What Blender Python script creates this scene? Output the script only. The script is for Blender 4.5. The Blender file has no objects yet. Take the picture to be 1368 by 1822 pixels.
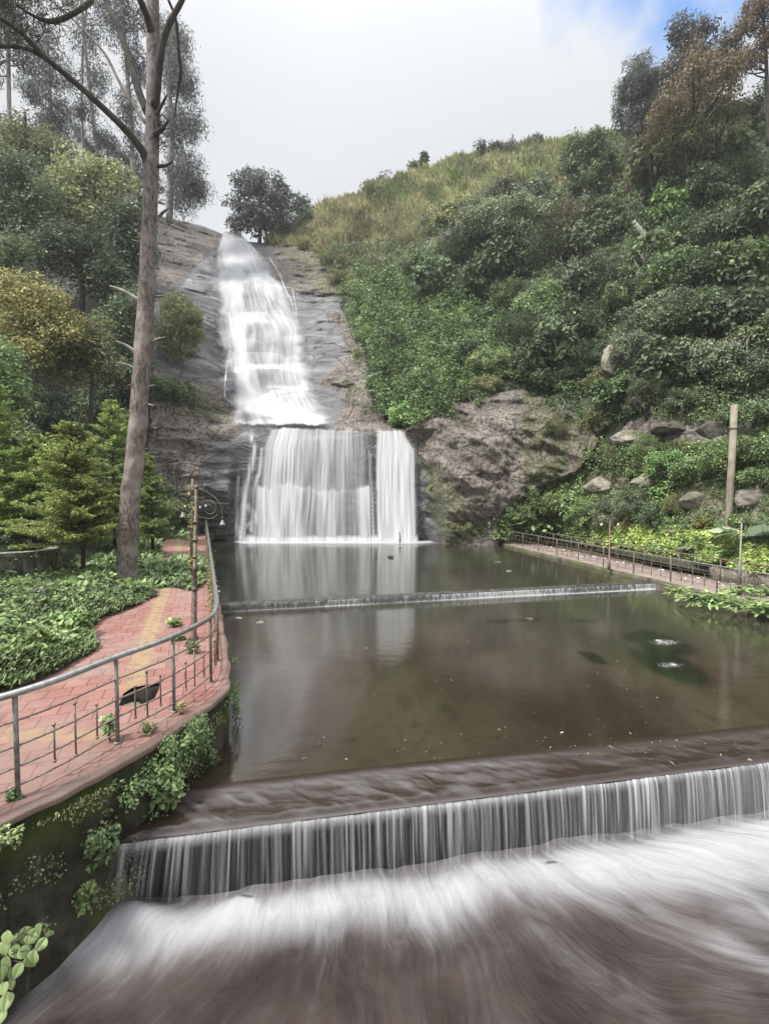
import bpy, math, random
import numpy as np
from mathutils import Vector, Matrix
from mathutils.geometry import delaunay_2d_cdt

# ------------------------------------------------------------------ camera, sky, sun, exposure
S = bpy.context.scene
COL = S.collection
F = 800.0                       # focal length in pixels of the 1368 x 1822 frame
CAMZ = 3.4
PITCH = math.atan(31 / F)
HAZE = True
cam = bpy.data.cameras.new('camera')
cam.sensor_fit = 'VERTICAL'; cam.sensor_height = 36.0
cam.lens = 36.0 * F / 1822.0
cam.clip_start = 0.05; cam.clip_end = 3000
camo = bpy.data.objects.new('camera', cam); COL.objects.link(camo)
camo.location = (0, 0, CAMZ); camo.rotation_euler = (math.pi / 2 - PITCH, 0, 0)
S.camera = camo
S.view_settings.view_transform = 'Standard'; S.view_settings.look = 'None'
S.view_settings.exposure = 0.68; S.view_settings.gamma = 1.0
S.cycles.use_denoising = True
S.cycles.max_bounces = 6; S.cycles.diffuse_bounces = 3; S.cycles.glossy_bounces = 3
S.cycles.transparent_max_bounces = 10; S.cycles.transmission_bounces = 2
S.cycles.volume_bounces = 0

SUN_EL, SUN_AZ = math.radians(58), math.radians(238)     # azimuth measured from +Y towards +X
W = bpy.data.worlds.new('World'); S.world = W; W.use_nodes = True
def build_world():
    nt = W.node_tree; N = nt.nodes; L = nt.links; N.clear()
    out = N.new('ShaderNodeOutputWorld'); bg = N.new('ShaderNodeBackground')
    L.new(bg.outputs[0], out.inputs[0])
    sky = N.new('ShaderNodeTexSky'); sky.sky_type = 'NISHITA'; sky.sun_disc = False
    sky.sun_elevation = SUN_EL; sky.sun_rotation = SUN_AZ
    tc = N.new('ShaderNodeTexCoord')
    def mixc(f, a, b, mode='MIX'):
        m = N.new('ShaderNodeMix'); m.data_type = 'RGBA'; m.blend_type = mode
        for s, v in ((m.inputs[0], f), (m.inputs[6], a), (m.inputs[7], b)):
            if hasattr(v, 'links'): L.new(v, s)
            else: s.default_value = v
        return m.outputs[2]
    def math_(op, a, b=0.0, c=None):
        m = N.new('ShaderNodeMath'); m.operation = op
        for s, v in zip(m.inputs, (a, b, c)):
            if v is None: continue
            if hasattr(v, 'links'): L.new(v, s)
            else: s.default_value = v
        return m.outputs[0]
    # overcast luminance, brighter towards the zenith (CIE overcast sky)
    sep = N.new('ShaderNodeSeparateXYZ'); L.new(tc.outputs['Generated'], sep.inputs[0])
    up = math_('MAXIMUM', sep.outputs[2], 0.0)
    up2 = math_('POWER', up, 9.0)
    lum = math_('MULTIPLY_ADD', up2, 22.0, 4.1)
    ns = N.new('ShaderNodeTexNoise'); ns.inputs['Scale'].default_value = 2.2; ns.inputs['Detail'].default_value = 4
    ns.inputs['Roughness'].default_value = 0.45
    L.new(tc.outputs['Generated'], ns.inputs[0])
    lum = math_('MULTIPLY', lum, math_('MULTIPLY_ADD', ns.outputs[0], 0.22, 0.89))
    comb = N.new('ShaderNodeCombineColor')
    L.new(math_('MULTIPLY', lum, 0.965), comb.inputs[0]); L.new(math_('MULTIPLY', lum, 0.985), comb.inputs[1]); L.new(math_('MULTIPLY', lum, 1.02), comb.inputs[2])
    # a gap in the cloud up to the right
    dt = N.new('ShaderNodeVectorMath'); dt.operation = 'DOT_PRODUCT'
    L.new(tc.outputs['Generated'], dt.inputs[0])
    g = Vector((0.92, 1.0, 1.18)).normalized(); dt.inputs[1].default_value = g
    ns2 = N.new('ShaderNodeTexNoise'); ns2.inputs['Scale'].default_value = 3.0; ns2.inputs['Detail'].default_value = 5
    L.new(tc.outputs['Generated'], ns2.inputs[0])
    v = math_('ADD', dt.outputs['Value'], math_('MULTIPLY_ADD', ns2.outputs[0], 0.16, -0.08))
    mr = N.new('ShaderNodeMapRange'); mr.interpolation_type = 'SMOOTHSTEP'
    mr.inputs[1].default_value = 0.966; mr.inputs[2].default_value = .996
    L.new(v, mr.inputs[0])
    hsv = N.new('ShaderNodeHueSaturation'); hsv.inputs['Saturation'].default_value = 1.3; hsv.inputs['Value'].default_value = 1.9
    L.new(sky.outputs[0], hsv.inputs['Color'])
    c = mixc(mr.outputs[0], comb.outputs[0], hsv.outputs[0])
    L.new(c, bg.inputs[0]); bg.inputs[1].default_value = 0.12
build_world()
sl = bpy.data.lights.new('sun', 'SUN'); sl.energy = 3.7; sl.angle = math.radians(7); sl.color = (1.0, 0.955, 0.89)
so = bpy.data.objects.new('sun', sl); COL.objects.link(so)
sd = Vector((math.sin(SUN_AZ) * math.cos(SUN_EL), math.cos(SUN_AZ) * math.cos(SUN_EL), math.sin(SUN_EL)))
so.rotation_euler = sd.to_track_quat('Z', 'Y').to_euler(); so.location = (0, 0, 80)

# ------------------------------------------------------------------ numeric helpers
A = np.array
def norm(v): return v / np.maximum(np.linalg.norm(v, axis=-1, keepdims=True), 1e-9)
def sstep(x, a, b):
    t = np.clip((x - a) / (b - a), 0, 1); return t * t * (3 - 2 * t)
def _hash(ix, iy, iz, seed):
    h = (ix.astype(np.int64) * 374761393 + iy.astype(np.int64) * 668265263 + iz.astype(np.int64) * 2147483647 + seed * 974711) & 0xffffffff
    h = ((h ^ (h >> 13)) * 1274126177) & 0xffffffff
    h = h ^ (h >> 16)
    return (h & 0xffffff) / float(0xffffff)
def vnoise(p, seed=0):
    """value noise 0..1, p (...,3)"""
    i = np.floor(p); f = p - i; f = f * f * (3 - 2 * f); i = i.astype(np.int64)
    r = 0
    for dx in (0, 1):
        wx = f[..., 0] if dx else 1 - f[..., 0]
        for dy in (0, 1):
            wy = f[..., 1] if dy else 1 - f[..., 1]
            for dz in (0, 1):
                wz = f[..., 2] if dz else 1 - f[..., 2]
                r = r + _hash(i[..., 0] + dx, i[..., 1] + dy, i[..., 2] + dz, seed) * wx * wy * wz
    return r
def fbm(p, seed=0, oct=4, gain=0.5):
    s = 0; a = 1; t = 0
    for k in range(oct):
        s = s + a * (vnoise(p * 2.0 ** k, seed + k * 17) * 2 - 1); t += a; a *= gain
    return s / t
def ridged(p, seed=0, oct=4):
    s = 0; a = 1; t = 0
    for k in range(oct):
        s = s + a * (1 - np.abs(vnoise(p * 2.0 ** k, seed + k * 13) * 2 - 1)); t += a; a *= 0.5
    return s / t
def stack(*a): return np.stack(np.broadcast_arrays(*a), -1)
def P(px, py, D):
    """the world point on the sight line of a picture position, at world distance y = D"""
    px, py, D = np.broadcast_arrays(A(px, float), A(py, float), A(D, float))
    u = (px - 684) / F; v = (911 - py) / F
    ca, sa = math.cos(PITCH), math.sin(PITCH)
    dy = ca + v * sa; dz = -sa + v * ca
    return np.stack([u * D / dy, D, CAMZ + dz * D / dy], -1)
def inpoly(x, y, poly):
    poly = A(poly, float); n = len(poly); r = np.zeros(np.shape(x), bool)
    for i in range(n):
        x1, y1 = poly[i]; x2, y2 = poly[i - 1]
        c = ((y1 > y) != (y2 > y)) & (x < (x2 - x1) * (y - y1) / ((y2 - y1) or 1e-9) + x1)
        r ^= c
    return r

# ------------------------------------------------------------------ object helpers
def mesh_obj(name, verts, faces, mat=None, parent=None, attrs=None, smooth=True, uv=None):
    """faces: an (n,k) array or a list of such arrays / python lists"""
    me = bpy.data.meshes.new(name)
    verts = np.asarray(verts, np.float32).reshape(-1, 3)
    if isinstance(faces, np.ndarray): faces = [faces]
    li, ls = [], []
    for f in faces:
        f = np.asarray(f, np.int32)
        if f.ndim == 1: f = f[None]
        li.append(f.ravel()); ls.append(np.full(len(f), f.shape[1], np.int32))
    li = np.concatenate(li); ls = np.concatenate(ls)
    me.vertices.add(len(verts)); me.vertices.foreach_set('co', verts.ravel())
    me.loops.add(len(li)); me.loops.foreach_set('vertex_index', li)
    me.polygons.add(len(ls)); me.polygons.foreach_set('loop_start', np.concatenate([[0], np.cumsum(ls)[:-1]]).astype(np.int32))
    me.polygons.foreach_set('loop_total', ls)
    me.polygons.foreach_set('use_smooth', np.full(len(ls), smooth))
    for k, v in (attrs or {}).items():
        a = me.attributes.new(k, 'FLOAT', 'POINT'); a.data.foreach_set('value', np.asarray(v, np.float32).ravel())
    if uv is not None:
        u = me.uv_layers.new(name='UVMap'); u.data.foreach_set('uv', np.asarray(uv, np.float32).reshape(-1, 2)[li].ravel())
    me.update(calc_edges=True); me.validate()
    if mat: me.materials.append(mat)
    o = bpy.data.objects.new(name, me); COL.objects.link(o)
    if parent: o.parent = parent
    return o
def tag(o, label=None, cat=None, group=None, kind=None):
    for k, v in (('label', label), ('category', cat), ('group', group), ('kind', kind)):
        if v: o[k] = v
    return o
def empty(name, loc=(0, 0, 0), label=None, cat=None, group=None):
    o = bpy.data.objects.new(name, None); COL.objects.link(o); o.location = loc; o.empty_display_size = 0.2
    return tag(o, label, cat, group)
def grid_faces(nr, nc, off=0):
    i = np.arange(nr * nc).reshape(nr, nc)
    return np.stack([i[:-1, :-1], i[:-1, 1:], i[1:, 1:], i[1:, :-1]], -1).reshape(-1, 4) + off
class MB:
    """collects pieces of one mesh"""
    def __init__(s): s.v = []; s.f = []; s.n = 0
    def add(s, v, f):
        v = np.asarray(v, float).reshape(-1, 3)
        for g in (f if isinstance(f, list) else [f]): s.f.append(np.asarray(g, int) + s.n)
        s.v.append(v); s.n += len(v); return s
    def box(s, c, d, rz=0.0):
        x, y, z = A(d) / 2
        v = A([[a, b, e] for a in (-x, x) for b in (-y, y) for e in (-z, z)])
        R = A([[math.cos(rz), -math.sin(rz), 0], [math.sin(rz), math.cos(rz), 0], [0, 0, 1]])
        return s.add(v @ R.T + A(c), A([[0, 1, 3, 2], [4, 6, 7, 5], [0, 4, 5, 1], [2, 3, 7, 6], [0, 2, 6, 4], [1, 5, 7, 3]]))
    def tube(s, pts, rad, n=8, caps=True, rough=0.0, seed=0):
        pts = A(pts, float); m = len(pts); rad = np.broadcast_to(A(rad, float), (m,))
        t = norm(np.gradient(pts, axis=0))
        ref = A([0, 0, 1.0]) if abs(t[0][2]) < 0.9 else A([1.0, 0, 0])
        a = norm(np.cross(t[0], ref)); rings = []
        for i in range(m):
            a = norm(a - t[i] * np.dot(a, t[i])); b = np.cross(t[i], a)
            th = np.linspace(0, 2 * math.pi, n, endpoint=False)
            d = np.cos(th)[:, None] * a + np.sin(th)[:, None] * b
            r = rad[i] * np.ones(n)
            if rough: r = r * (1 + rough * fbm((pts[i] + d * rad[i]) * 2.0 / max(rad.max(), .02) * .5, seed, 3))
            rings.append(pts[i] + d * r[:, None])
        v = np.concatenate(rings)
        i = np.arange(m * n).reshape(m, n); j = np.roll(i, -1, 1)
        f = [np.stack([i[:-1], j[:-1], j[1:], i[1:]], -1).reshape(-1, 4)]
        if caps: f += [i[0][::-1][None], i[-1][None]]
        return s.add(v, f)
    def ball(s, c, r, n=8):
        r = np.broadcast_to(A(r, float), (3,))
        th = np.linspace(0, math.pi, n // 2 + 2)[1:-1]; ph = np.linspace(0, 2 * math.pi, n, endpoint=False)
        v = [[0, 0, 1]] + [[math.sin(a) * math.cos(b), math.sin(a) * math.sin(b), math.cos(a)] for a in th for b in ph] + [[0, 0, -1]]
        k = len(th); f4 = []; f3 = []
        for i in range(k - 1):
            for j in range(n): f4.append([1 + i * n + j, 1 + (i + 1) * n + j, 1 + (i + 1) * n + (j + 1) % n, 1 + i * n + (j + 1) % n])
        for j in range(n):
            f3.append([0, 1 + j, 1 + (j + 1) % n]); f3.append([len(v) - 1, 1 + (k - 1) * n + (j + 1) % n, 1 + (k - 1) * n + j])
        return s.add(A(v) * r + A(c), [A(f4), A(f3)] if f4 else A(f3))
    def obj(s, name, mat, parent=None, smooth=True, attrs=None):
        return mesh_obj(name, np.concatenate(s.v), s.f, mat, parent, attrs, smooth)
def spline(pts, n):
    """Catmull-Rom through pts"""
    p = A(pts, float); p = np.vstack([2 * p[0] - p[1], p, 2 * p[-1] - p[-2]])
    t = np.linspace(0, len(p) - 3 - 1e-6, n); i = t.astype(int); u = (t - i)[:, None]
    a, b, c, d = p[i], p[i + 1], p[i + 2], p[i + 3]
    return 0.5 * (2 * b + (c - a) * u + (2 * a - 5 * b + 4 * c - d) * u ** 2 + (3 * b - a - 3 * c + d) * u ** 3)

# ------------------------------------------------------------------ materials
class NT:
    def __init__(s, name):
        s.m = bpy.data.materials.new(name); s.m.use_nodes = True; s.t = s.m.node_tree; s.t.nodes.clear()
        s.out = s.n('OutputMaterial')
    def n(s, ty, **kw):
        x = s.t.nodes.new('ShaderNode' + ty)
        for k, v in kw.items(): setattr(x, k, v)
        return x
    def set(s, sock, v):
        if hasattr(v, 'is_output'): s.t.links.new(v, sock)
        elif isinstance(v, (tuple, list)) and len(v) == 3 and sock.type == 'RGBA': sock.default_value = (*v, 1)
        else: sock.default_value = v
    def mix(s, f, a, b, mode='MIX'):
        m = s.n('Mix', data_type='RGBA', blend_type=mode)
        s.set(m.inputs[0], f); s.set(m.inputs[6], a); s.set(m.inputs[7], b); return m.outputs[2]
    def math(s, op, a, b=0.0, c=0.0, clamp=False):
        m = s.n('Math', operation=op, use_clamp=clamp)
        s.set(m.inputs[0], a); s.set(m.inputs[1], b); s.set(m.inputs[2], c); return m.outputs[0]
    def pos(s): return s.n('NewGeometry').outputs['Position']
    def obj(s): return s.n('TexCoord').outputs['Object']
    def mapping(s, v, scale=(1, 1, 1), rot=(0, 0, 0)):
        m = s.n('Mapping'); s.set(m.inputs[0], v); m.inputs['Scale'].default_value = scale; m.inputs['Rotation'].default_value = rot
        return m.outputs[0]
    def noise(s, v, scale, detail=4, rough=0.55, dist=0.0):
        x = s.n('TexNoise'); s.set(x.inputs['Vector'], v); x.inputs['Scale'].default_value = scale
        x.inputs['Detail'].default_value = detail; x.inputs['Roughness'].default_value = rough; x.inputs['Distortion'].default_value = dist
        return x.outputs[0]
    def ramp(s, f, stops, interp='LINEAR'):
        r = s.n('ValToRGB'); s.set(r.inputs[0], f); e = r.color_ramp.elements; r.color_ramp.interpolation = interp
        while len(e) < len(stops): e.new(0.5)
        for k, (p, c) in enumerate(stops): e[k].position = p; e[k].color = (*c, 1) if len(c) == 3 else c
        return r.outputs[0]
    def rng(s, v, a, b, c=0.0, d=1.0):
        r = s.n('MapRange', interpolation_type='SMOOTHSTEP'); s.set(r.inputs[0], v)
        for k, x in zip((1, 2, 3, 4), (a, b, c, d)): r.inputs[k].default_value = x
        return r.outputs[0]
    def attr(s, name): return s.n('Attribute', attribute_name=name).outputs['Fac']
    def bump(s, h, strength=0.5, dist=0.05, prev=None):
        b = s.n('Bump'); s.set(b.inputs['Height'], h); b.inputs['Strength'].default_value = strength; b.inputs['Distance'].default_value = dist
        if prev is not None: s.set(b.inputs['Normal'], prev)
        return b.outputs[0]
    def bsdf(s, col, rough=0.7, metal=0.0, normal=None, spec=0.5, alpha=None, ior=None):
        b = s.n('BsdfPrincipled'); s.set(b.inputs['Base Color'], col); s.set(b.inputs['Roughness'], rough); s.set(b.inputs['Metallic'], metal)
        s.set(b.inputs['Specular IOR Level'], spec)
        if normal is not None: s.set(b.inputs['Normal'], normal)
        if alpha is not None: s.set(b.inputs['Alpha'], alpha)
        if ior is not None: b.inputs['IOR'].default_value = ior
        return b.outputs[0]
    def end(s, sh):
        s.t.links.new(sh, s.out.inputs[0]); return s.m

def scale3(c, k): return tuple(x * k for x in c)
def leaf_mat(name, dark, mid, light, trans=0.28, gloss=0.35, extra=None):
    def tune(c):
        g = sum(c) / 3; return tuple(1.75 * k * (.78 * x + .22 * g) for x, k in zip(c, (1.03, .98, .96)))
    dark, mid, light = scale3(tune(dark), .70), scale3(tune(mid), 1.08), scale3(tune(light), 1.30)  # dark and light leaf tones spread apart to mimic stronger light and shade
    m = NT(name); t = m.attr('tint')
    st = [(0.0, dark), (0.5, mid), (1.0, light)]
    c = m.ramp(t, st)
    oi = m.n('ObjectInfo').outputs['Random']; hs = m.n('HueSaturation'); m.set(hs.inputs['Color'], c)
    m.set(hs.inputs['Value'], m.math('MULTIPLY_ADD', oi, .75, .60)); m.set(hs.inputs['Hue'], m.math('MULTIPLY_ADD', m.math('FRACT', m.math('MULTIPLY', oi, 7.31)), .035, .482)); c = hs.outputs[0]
    if extra:   # patches of another colour (withered leaves)
        n = m.noise(m.obj(), extra[1], 2)
        c = m.mix(m.rng(n, extra[2], extra[2] + 0.12), c, extra[0])
    d = m.bsdf(c, 0.55, spec=gloss)
    tr = m.n('BsdfTranslucent'); m.set(tr.inputs[0], m.mix(0.5, c, (0.16, 0.22, 0.03), 'ADD') if False else c)
    mx = m.n('MixShader'); mx.inputs[0].default_value = trans
    m.t.links.new(d, mx.inputs[1]); m.t.links.new(tr.outputs[0], mx.inputs[2])
    return m.end(mx.outputs[0])
def scale3(c, k): return tuple(x * k for x in c)
LM = {}
LM['dark'] = leaf_mat('leaf_dark', (0.020, 0.034, 0.014), (0.052, 0.080, 0.034), (0.120, 0.162, 0.074))
LM['blue'] = leaf_mat('leaf_blue_green', (0.030, 0.046, 0.026), (0.076, 0.106, 0.056), (0.165, 0.205, 0.115))
LM['mid'] = leaf_mat('leaf_mid', (0.032, 0.055, 0.020), (0.075, 0.125, 0.042), (0.155, 0.230, 0.085))
LM['bright'] = leaf_mat('leaf_bright', (0.048, 0.085, 0.022), (0.110, 0.190, 0.050), (0.220, 0.340, 0.105))
LM['lime'] = leaf_mat('leaf_lime', (0.080, 0.125, 0.022), (0.165, 0.240, 0.045), (0.290, 0.380, 0.085))
LM['yellow'] = leaf_mat('leaf_yellow', (0.045, 0.058, 0.018), (0.115, 0.125, 0.034), (0.230, 0.220, 0.060))
LM['olive'] = leaf_mat('leaf_olive', (0.045, 0.060, 0.022), (0.110, 0.130, 0.045), (0.200, 0.210, 0.085))
LM['brown'] = leaf_mat('leaf_brown', (0.050, 0.042, 0.022), (0.110, 0.088, 0.044), (0.190, 0.150, 0.078))
LM['orange'] = leaf_mat('leaf_orange', (0.080, 0.055, 0.028), (0.165, 0.115, 0.058), (0.260, 0.185, 0.10))
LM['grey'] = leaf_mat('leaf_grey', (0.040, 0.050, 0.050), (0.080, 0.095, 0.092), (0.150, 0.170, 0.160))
LM['conifer'] = leaf_mat('leaf_conifer', (0.034, 0.062, 0.015), (0.092, 0.146, 0.030), (0.190, 0.262, 0.055))
LM['grass'] = leaf_mat('grass_blades', (0.085, 0.088, 0.042), (0.180, 0.180, 0.084), (0.300, 0.290, 0.155), trans=0.2)

def bark_mat(name, c1, c2, scale=6, stretch=(1, 1, .25)):
    m = NT(name); v = m.mapping(m.pos(), stretch)
    n = m.noise(v, scale, 6, 0.65); n2 = m.noise(m.pos(), 1.3, 3)
    c = m.mix(m.rng(n, .3, .7), c1, c2); c = m.mix(m.rng(n2, .45, .75), c, scale3(c2, 1.25))
    return m.end(m.bsdf(c, 0.9, normal=m.bump(n, 0.9, 0.04), spec=0.2))
M_bark = bark_mat('bark_pine', (0.070, 0.058, 0.052), (0.30, 0.255, 0.235), 15, (1, 1, .4))
M_bark_dark = bark_mat('bark_dark', (0.030, 0.026, 0.022), (0.085, 0.075, 0.062))
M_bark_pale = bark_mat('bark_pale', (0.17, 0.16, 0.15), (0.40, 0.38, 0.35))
M_pole = bark_mat('weathered_wood', (0.20, 0.175, 0.135), (0.34, 0.31, 0.25), 5, (6, 6, .4))

def terrain_mat():
    m = NT('hillside_rock_and_soil'); p = m.pos()
    rock = m.attr('rock'); brown = m.attr('brown'); moss = m.attr('moss')
    # bedding runs gently down to the right
    v = m.mapping(p, (0.30, 0.4, 1.05), (0.0, 0.16, 0.0))
    n1 = m.noise(v, 1.3, 8, 0.62, 0.5); n2 = m.noise(p, 0.55, 5, 0.6); n3 = m.noise(p, 5.0, 6, 0.65)
    grey = m.ramp(n1, [(0.25, (0.032, 0.032, 0.035)), (0.44, (0.098, 0.098, 0.103)), (0.58, (0.150, 0.148, 0.154)), (0.75, (0.30, 0.295, 0.298))])
    br = m.ramp(n2, [(0.25, (0.135, 0.112, 0.096)), (0.5, (0.245, 0.210, 0.183)), (0.75, (0.36, 0.318, 0.280))])
    br = m.mix(m.rng(n3, .48, .62), br, (0.055, 0.050, 0.043)); jn = m.noise(m.mapping(p, (2.6, .6, .5), (0, math.radians(38), 0)), 1.1, 7, .7); br = m.mix(m.rng(jn, .52, .68, 0, .8), br, (0.045, 0.040, 0.036)); br = m.mix(m.rng(jn, .46, .3, 0, .5), br, (0.20, 0.175, 0.155))
    c = m.mix(m.math('MULTIPLY', brown, m.rng(n2, .2, .5, .55, 1.0)), grey, br)
    cr = m.n('TexVoronoi', feature='DISTANCE_TO_EDGE'); m.set(cr.inputs['Vector'], m.mapping(p, (.5, .5, 1.3), (0, .25, 0)))
    cr.inputs['Scale'].default_value = 0.55
    crack = m.rng(m.math('ADD', cr.outputs[0], m.math('MULTIPLY', n3, 0.05)), 0.012, 0.055)
    c = m.mix(m.math('MULTIPLY', m.math('SUBTRACT', 1.0, crack), 0.7), c, (0.03, 0.028, 0.026))
    mg = m.mix(n3, (0.045, 0.062, 0.016), (0.105, 0.125, 0.030))
    c = m.mix(m.math('MULTIPLY', moss, m.rng(n3, .38, .6)), c, mg)
    soil = m.mix(n3, (0.014, 0.020, 0.010), (0.040, 0.055, 0.022))
    grassy = m.mix(m.noise(p, 3.0, 5), (0.075, 0.080, 0.035), (0.16, 0.16, 0.075))
    soil = m.mix(m.attr('grass'), soil, grassy)
    c = m.mix(m.rng(m.math('ADD', rock, m.math('MULTIPLY_ADD', n3, 0.5, -0.25)), .4, .6), soil, c)
    b = m.bump(m.math('MULTIPLY', n1, rock), 0.6, 0.3); b = m.bump(m.math('MULTIPLY', jn, brown), 0.9, 0.4, b); b = m.bump(n3, 0.8, 0.14, b); b = m.bump(m.math('MULTIPLY', crack, rock), 0.6, 0.12, b)
    r = m.math('MULTIPLY_ADD', brown, 0.25, 0.5)
    return m.end(m.bsdf(c, r, normal=b, spec=0.45))
M_ter = terrain_mat()

def boulder_mat(name, c1, c2, mossy=0.5):
    m = NT(name); p = m.pos(); n = m.noise(p, 3.0, 8, 0.65); n2 = m.noise(p, 1.1, 4)
    c = m.mix(m.rng(n, .3, .7), c1, c2)
    nz = m.n('SeparateXYZ'); m.set(nz.inputs[0], m.n('NewGeometry').outputs['Normal'])
    f = m.math('MULTIPLY', m.rng(m.math('ADD', m.math('MULTIPLY', nz.outputs[2], .35), n2), .62, .8), mossy)
    c = m.mix(f, c, (0.06, 0.085, 0.025))
    return m.end(m.bsdf(c, 0.85, normal=m.bump(n, .9, .12), spec=0.3))
M_boulder = boulder_mat('boulder_grey', (0.10, 0.09, 0.08), (0.30, 0.275, 0.24))

def water_white_mat(nm, wc):
    m = NT(nm); a = m.attr('dens')
    d = m.n('BsdfDiffuse'); m.set(d.inputs[0], wc)
    t2 = m.n('BsdfTranslucent'); m.set(t2.inputs[0], wc)
    mx0 = m.n('MixShader'); mx0.inputs[0].default_value = 0.25; m.t.links.new(d.outputs[0], mx0.inputs[1]); m.t.links.new(t2.outputs[0], mx0.inputs[2])
    tr = m.n('BsdfTransparent'); mx = m.n('MixShader'); m.set(mx.inputs[0], a)
    m.t.links.new(tr.outputs[0], mx.inputs[1]); m.t.links.new(mx0.outputs[0], mx.inputs[2])
    return m.end(mx.outputs[0])
M_fall = water_white_mat('falling_water', (0.90, 0.91, 0.93)); M_casc = water_white_mat('sliding_white_water', (0.60, 0.61, 0.63))

def pool_mat(name, bed1, bed2, green=True):
    m = NT(name); p = m.pos()
    n = m.noise(m.mapping(p, (1.0, .7, 1)), 0.33, 4, 0.55); n2 = m.noise(m.mapping(p, (1, .55, 1), (0, 0, .3)), 1.6, 6, 0.6, 0.8); n3 = m.noise(p, 9.0, 4)
    c = m.mix(m.rng(n, .36, .62), bed1, bed2)
    c = m.mix(m.rng(n2, .48, .75, 0, .5), c, scale3(bed1, 0.45)); n4 = m.noise(m.mapping(p, (1, .6, 1)), 5.5, 6, .7); c = m.mix(m.rng(n4, .52, .7, 0, .55), c, scale3(bed1, .4)); c = m.mix(m.rng(n4, .42, .3, 0, .35), c, scale3(bed2, 1.5))
    c = m.mix(m.rng(n3, .62, .75, 0, .35), c, scale3(bed2, 1.5))
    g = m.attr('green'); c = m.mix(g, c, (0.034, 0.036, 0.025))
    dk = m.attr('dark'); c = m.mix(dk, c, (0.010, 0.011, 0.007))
    fo = m.attr('foam'); fn = m.noise(p, 13.0, 6, 0.8, 1.0)
    fo2 = m.rng(m.math('ADD', fo, m.math('MULTIPLY_ADD', fn, 1.1, -.55)), .30, .62)
    c = m.mix(fo2, c, (0.36, 0.37, 0.38))
    w = m.noise(m.mapping(p, (1.2, 3.0, 1)), 1.6, 3, 0.5); w2 = m.noise(m.mapping(p, (2, 7.0, 1)), 4, 2)
    b = m.bump(w, 0.05, 0.05); b = m.bump(w2, 0.04, 0.02, b)
    r = m.math('MULTIPLY_ADD', fo2, 0.5, 0.11)
    return m.end(m.bsdf(c, r, normal=b, spec=0.5, ior=2.1))
M_pool = pool_mat('pool_water', (0.025, 0.017, 0.012), (0.045, 0.033, 0.023))

def simple(name, c1, c2, scale=8, rough=.6, metal=0.0, bump=.3, bd=.01, detail=5, spec=.4):
    m = NT(name); n = m.noise(m.pos(), scale, detail, .6)
    c = m.mix(m.rng(n, .35, .68), c1, c2)
    return m.end(m.bsdf(c, rough, metal, m.bump(n, bump, bd), spec))
M_handrail = simple('galvanised_handrail', (0.36, 0.36, 0.35), (0.52, 0.52, 0.50), 14, .34, .75, .15, .003)
M_rust = simple('rusty_paint', (0.13, 0.090, 0.074), (0.23, 0.175, 0.148), 30, .6, .25, .4, .003)
M_rod = simple('aged_steel_rod', (0.19, 0.145, 0.125), (0.33, 0.28, 0.25), 22, .5, .5, .3, .003)
M_grey_iron = simple('grey_iron', (0.17, 0.165, 0.155), (0.30, 0.29, 0.27), 12, .6, .4, .3, .003)
M_lamp = simple('bronze_lamp_post', (0.060, 0.048, 0.034), (0.17, 0.145, 0.105), 9, .55, .3, .3, .004)
M_lampwhite = simple('old_white_paint', (0.45, 0.43, 0.38), (0.62, 0.6, 0.55), 20, .6)
M_concrete = simple('grey_concrete', (0.20, 0.195, 0.175), (0.36, 0.345, 0.315), 3, .9, 0, .6, .02)
M_dirt = simple('bank_soil', (0.040, 0.036, 0.024), (0.085, 0.072, 0.048), 2, .95, 0, .8, .05)
M_hole = simple('hole_soil', (0.016, 0.014, 0.011), (0.075, 0.066, 0.052), 9, .95, 0, .8, .03)

def path_mat(name='red_pavers', bricks=True, base=((0.27, 0.105, 0.085), (0.40, 0.195, 0.165))):
    m = NT(name); p = m.mapping(m.pos(), (1, 1, 1), (0, 0, math.radians(-22)))
    b = m.n('TexBrick'); m.set(b.inputs['Vector'], p); b.inputs['Scale'].default_value = 1.0
    b.inputs['Brick Width'].default_value = .30; b.inputs['Row Height'].default_value = .30; b.inputs['Mortar Size'].default_value = .006
    b.offset = 0.5
    m.set(b.inputs['Color1'], base[0]); m.set(b.inputs['Color2'], base[1]); m.set(b.inputs['Mortar'], scale3(base[0], .35))
    n = m.noise(m.pos(), 1.1, 7, .65); n2 = m.noise(m.pos(), 6, 8, .75)
    c = m.mix(m.rng(n, .42, .7, 0, .75), b.outputs[0] if bricks else m.mix(n2, base[0], base[1]), (0.27, 0.205, 0.175))
    c = m.mix(m.rng(n2, .50, .68, 0, .75), c, (0.13, 0.095, 0.08))
    sy = m.n('SeparateXYZ'); m.set(sy.inputs[0], m.pos()); c = m.mix(m.rng(sy.outputs[1], 6.2, 4.4, 0, .55), c, (0.20, 0.145, 0.125))
    if bricks: c = m.mix(m.math('MULTIPLY', b.outputs['Fac'], m.rng(n2, .4, .7, .05, .6)), c, (0.09, 0.06, 0.05))
    ym = m.attr('yellow')
    yc = m.mix(n2, (0.25, 0.185, 0.095), (0.34, 0.27, 0.15))
    c = m.mix(m.math('MULTIPLY', ym, m.rng(n2, .62, .42, .25, .95)), c, yc)
    h = m.math('SUBTRACT', n2, m.math('MULTIPLY', b.outputs['Fac'], 1.0 if bricks else 0.0))
    return m.end(m.bsdf(c, m.rng(n, .3, .6, .65, .9), normal=m.bump(h, .7, .02), spec=.35))
M_path = path_mat(base=((0.225, 0.098, 0.084), (0.285, 0.142, 0.122)))
M_cap = path_mat('red_concrete_edge', False, ((0.120, 0.072, 0.060), (0.195, 0.128, 0.108)))
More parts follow.
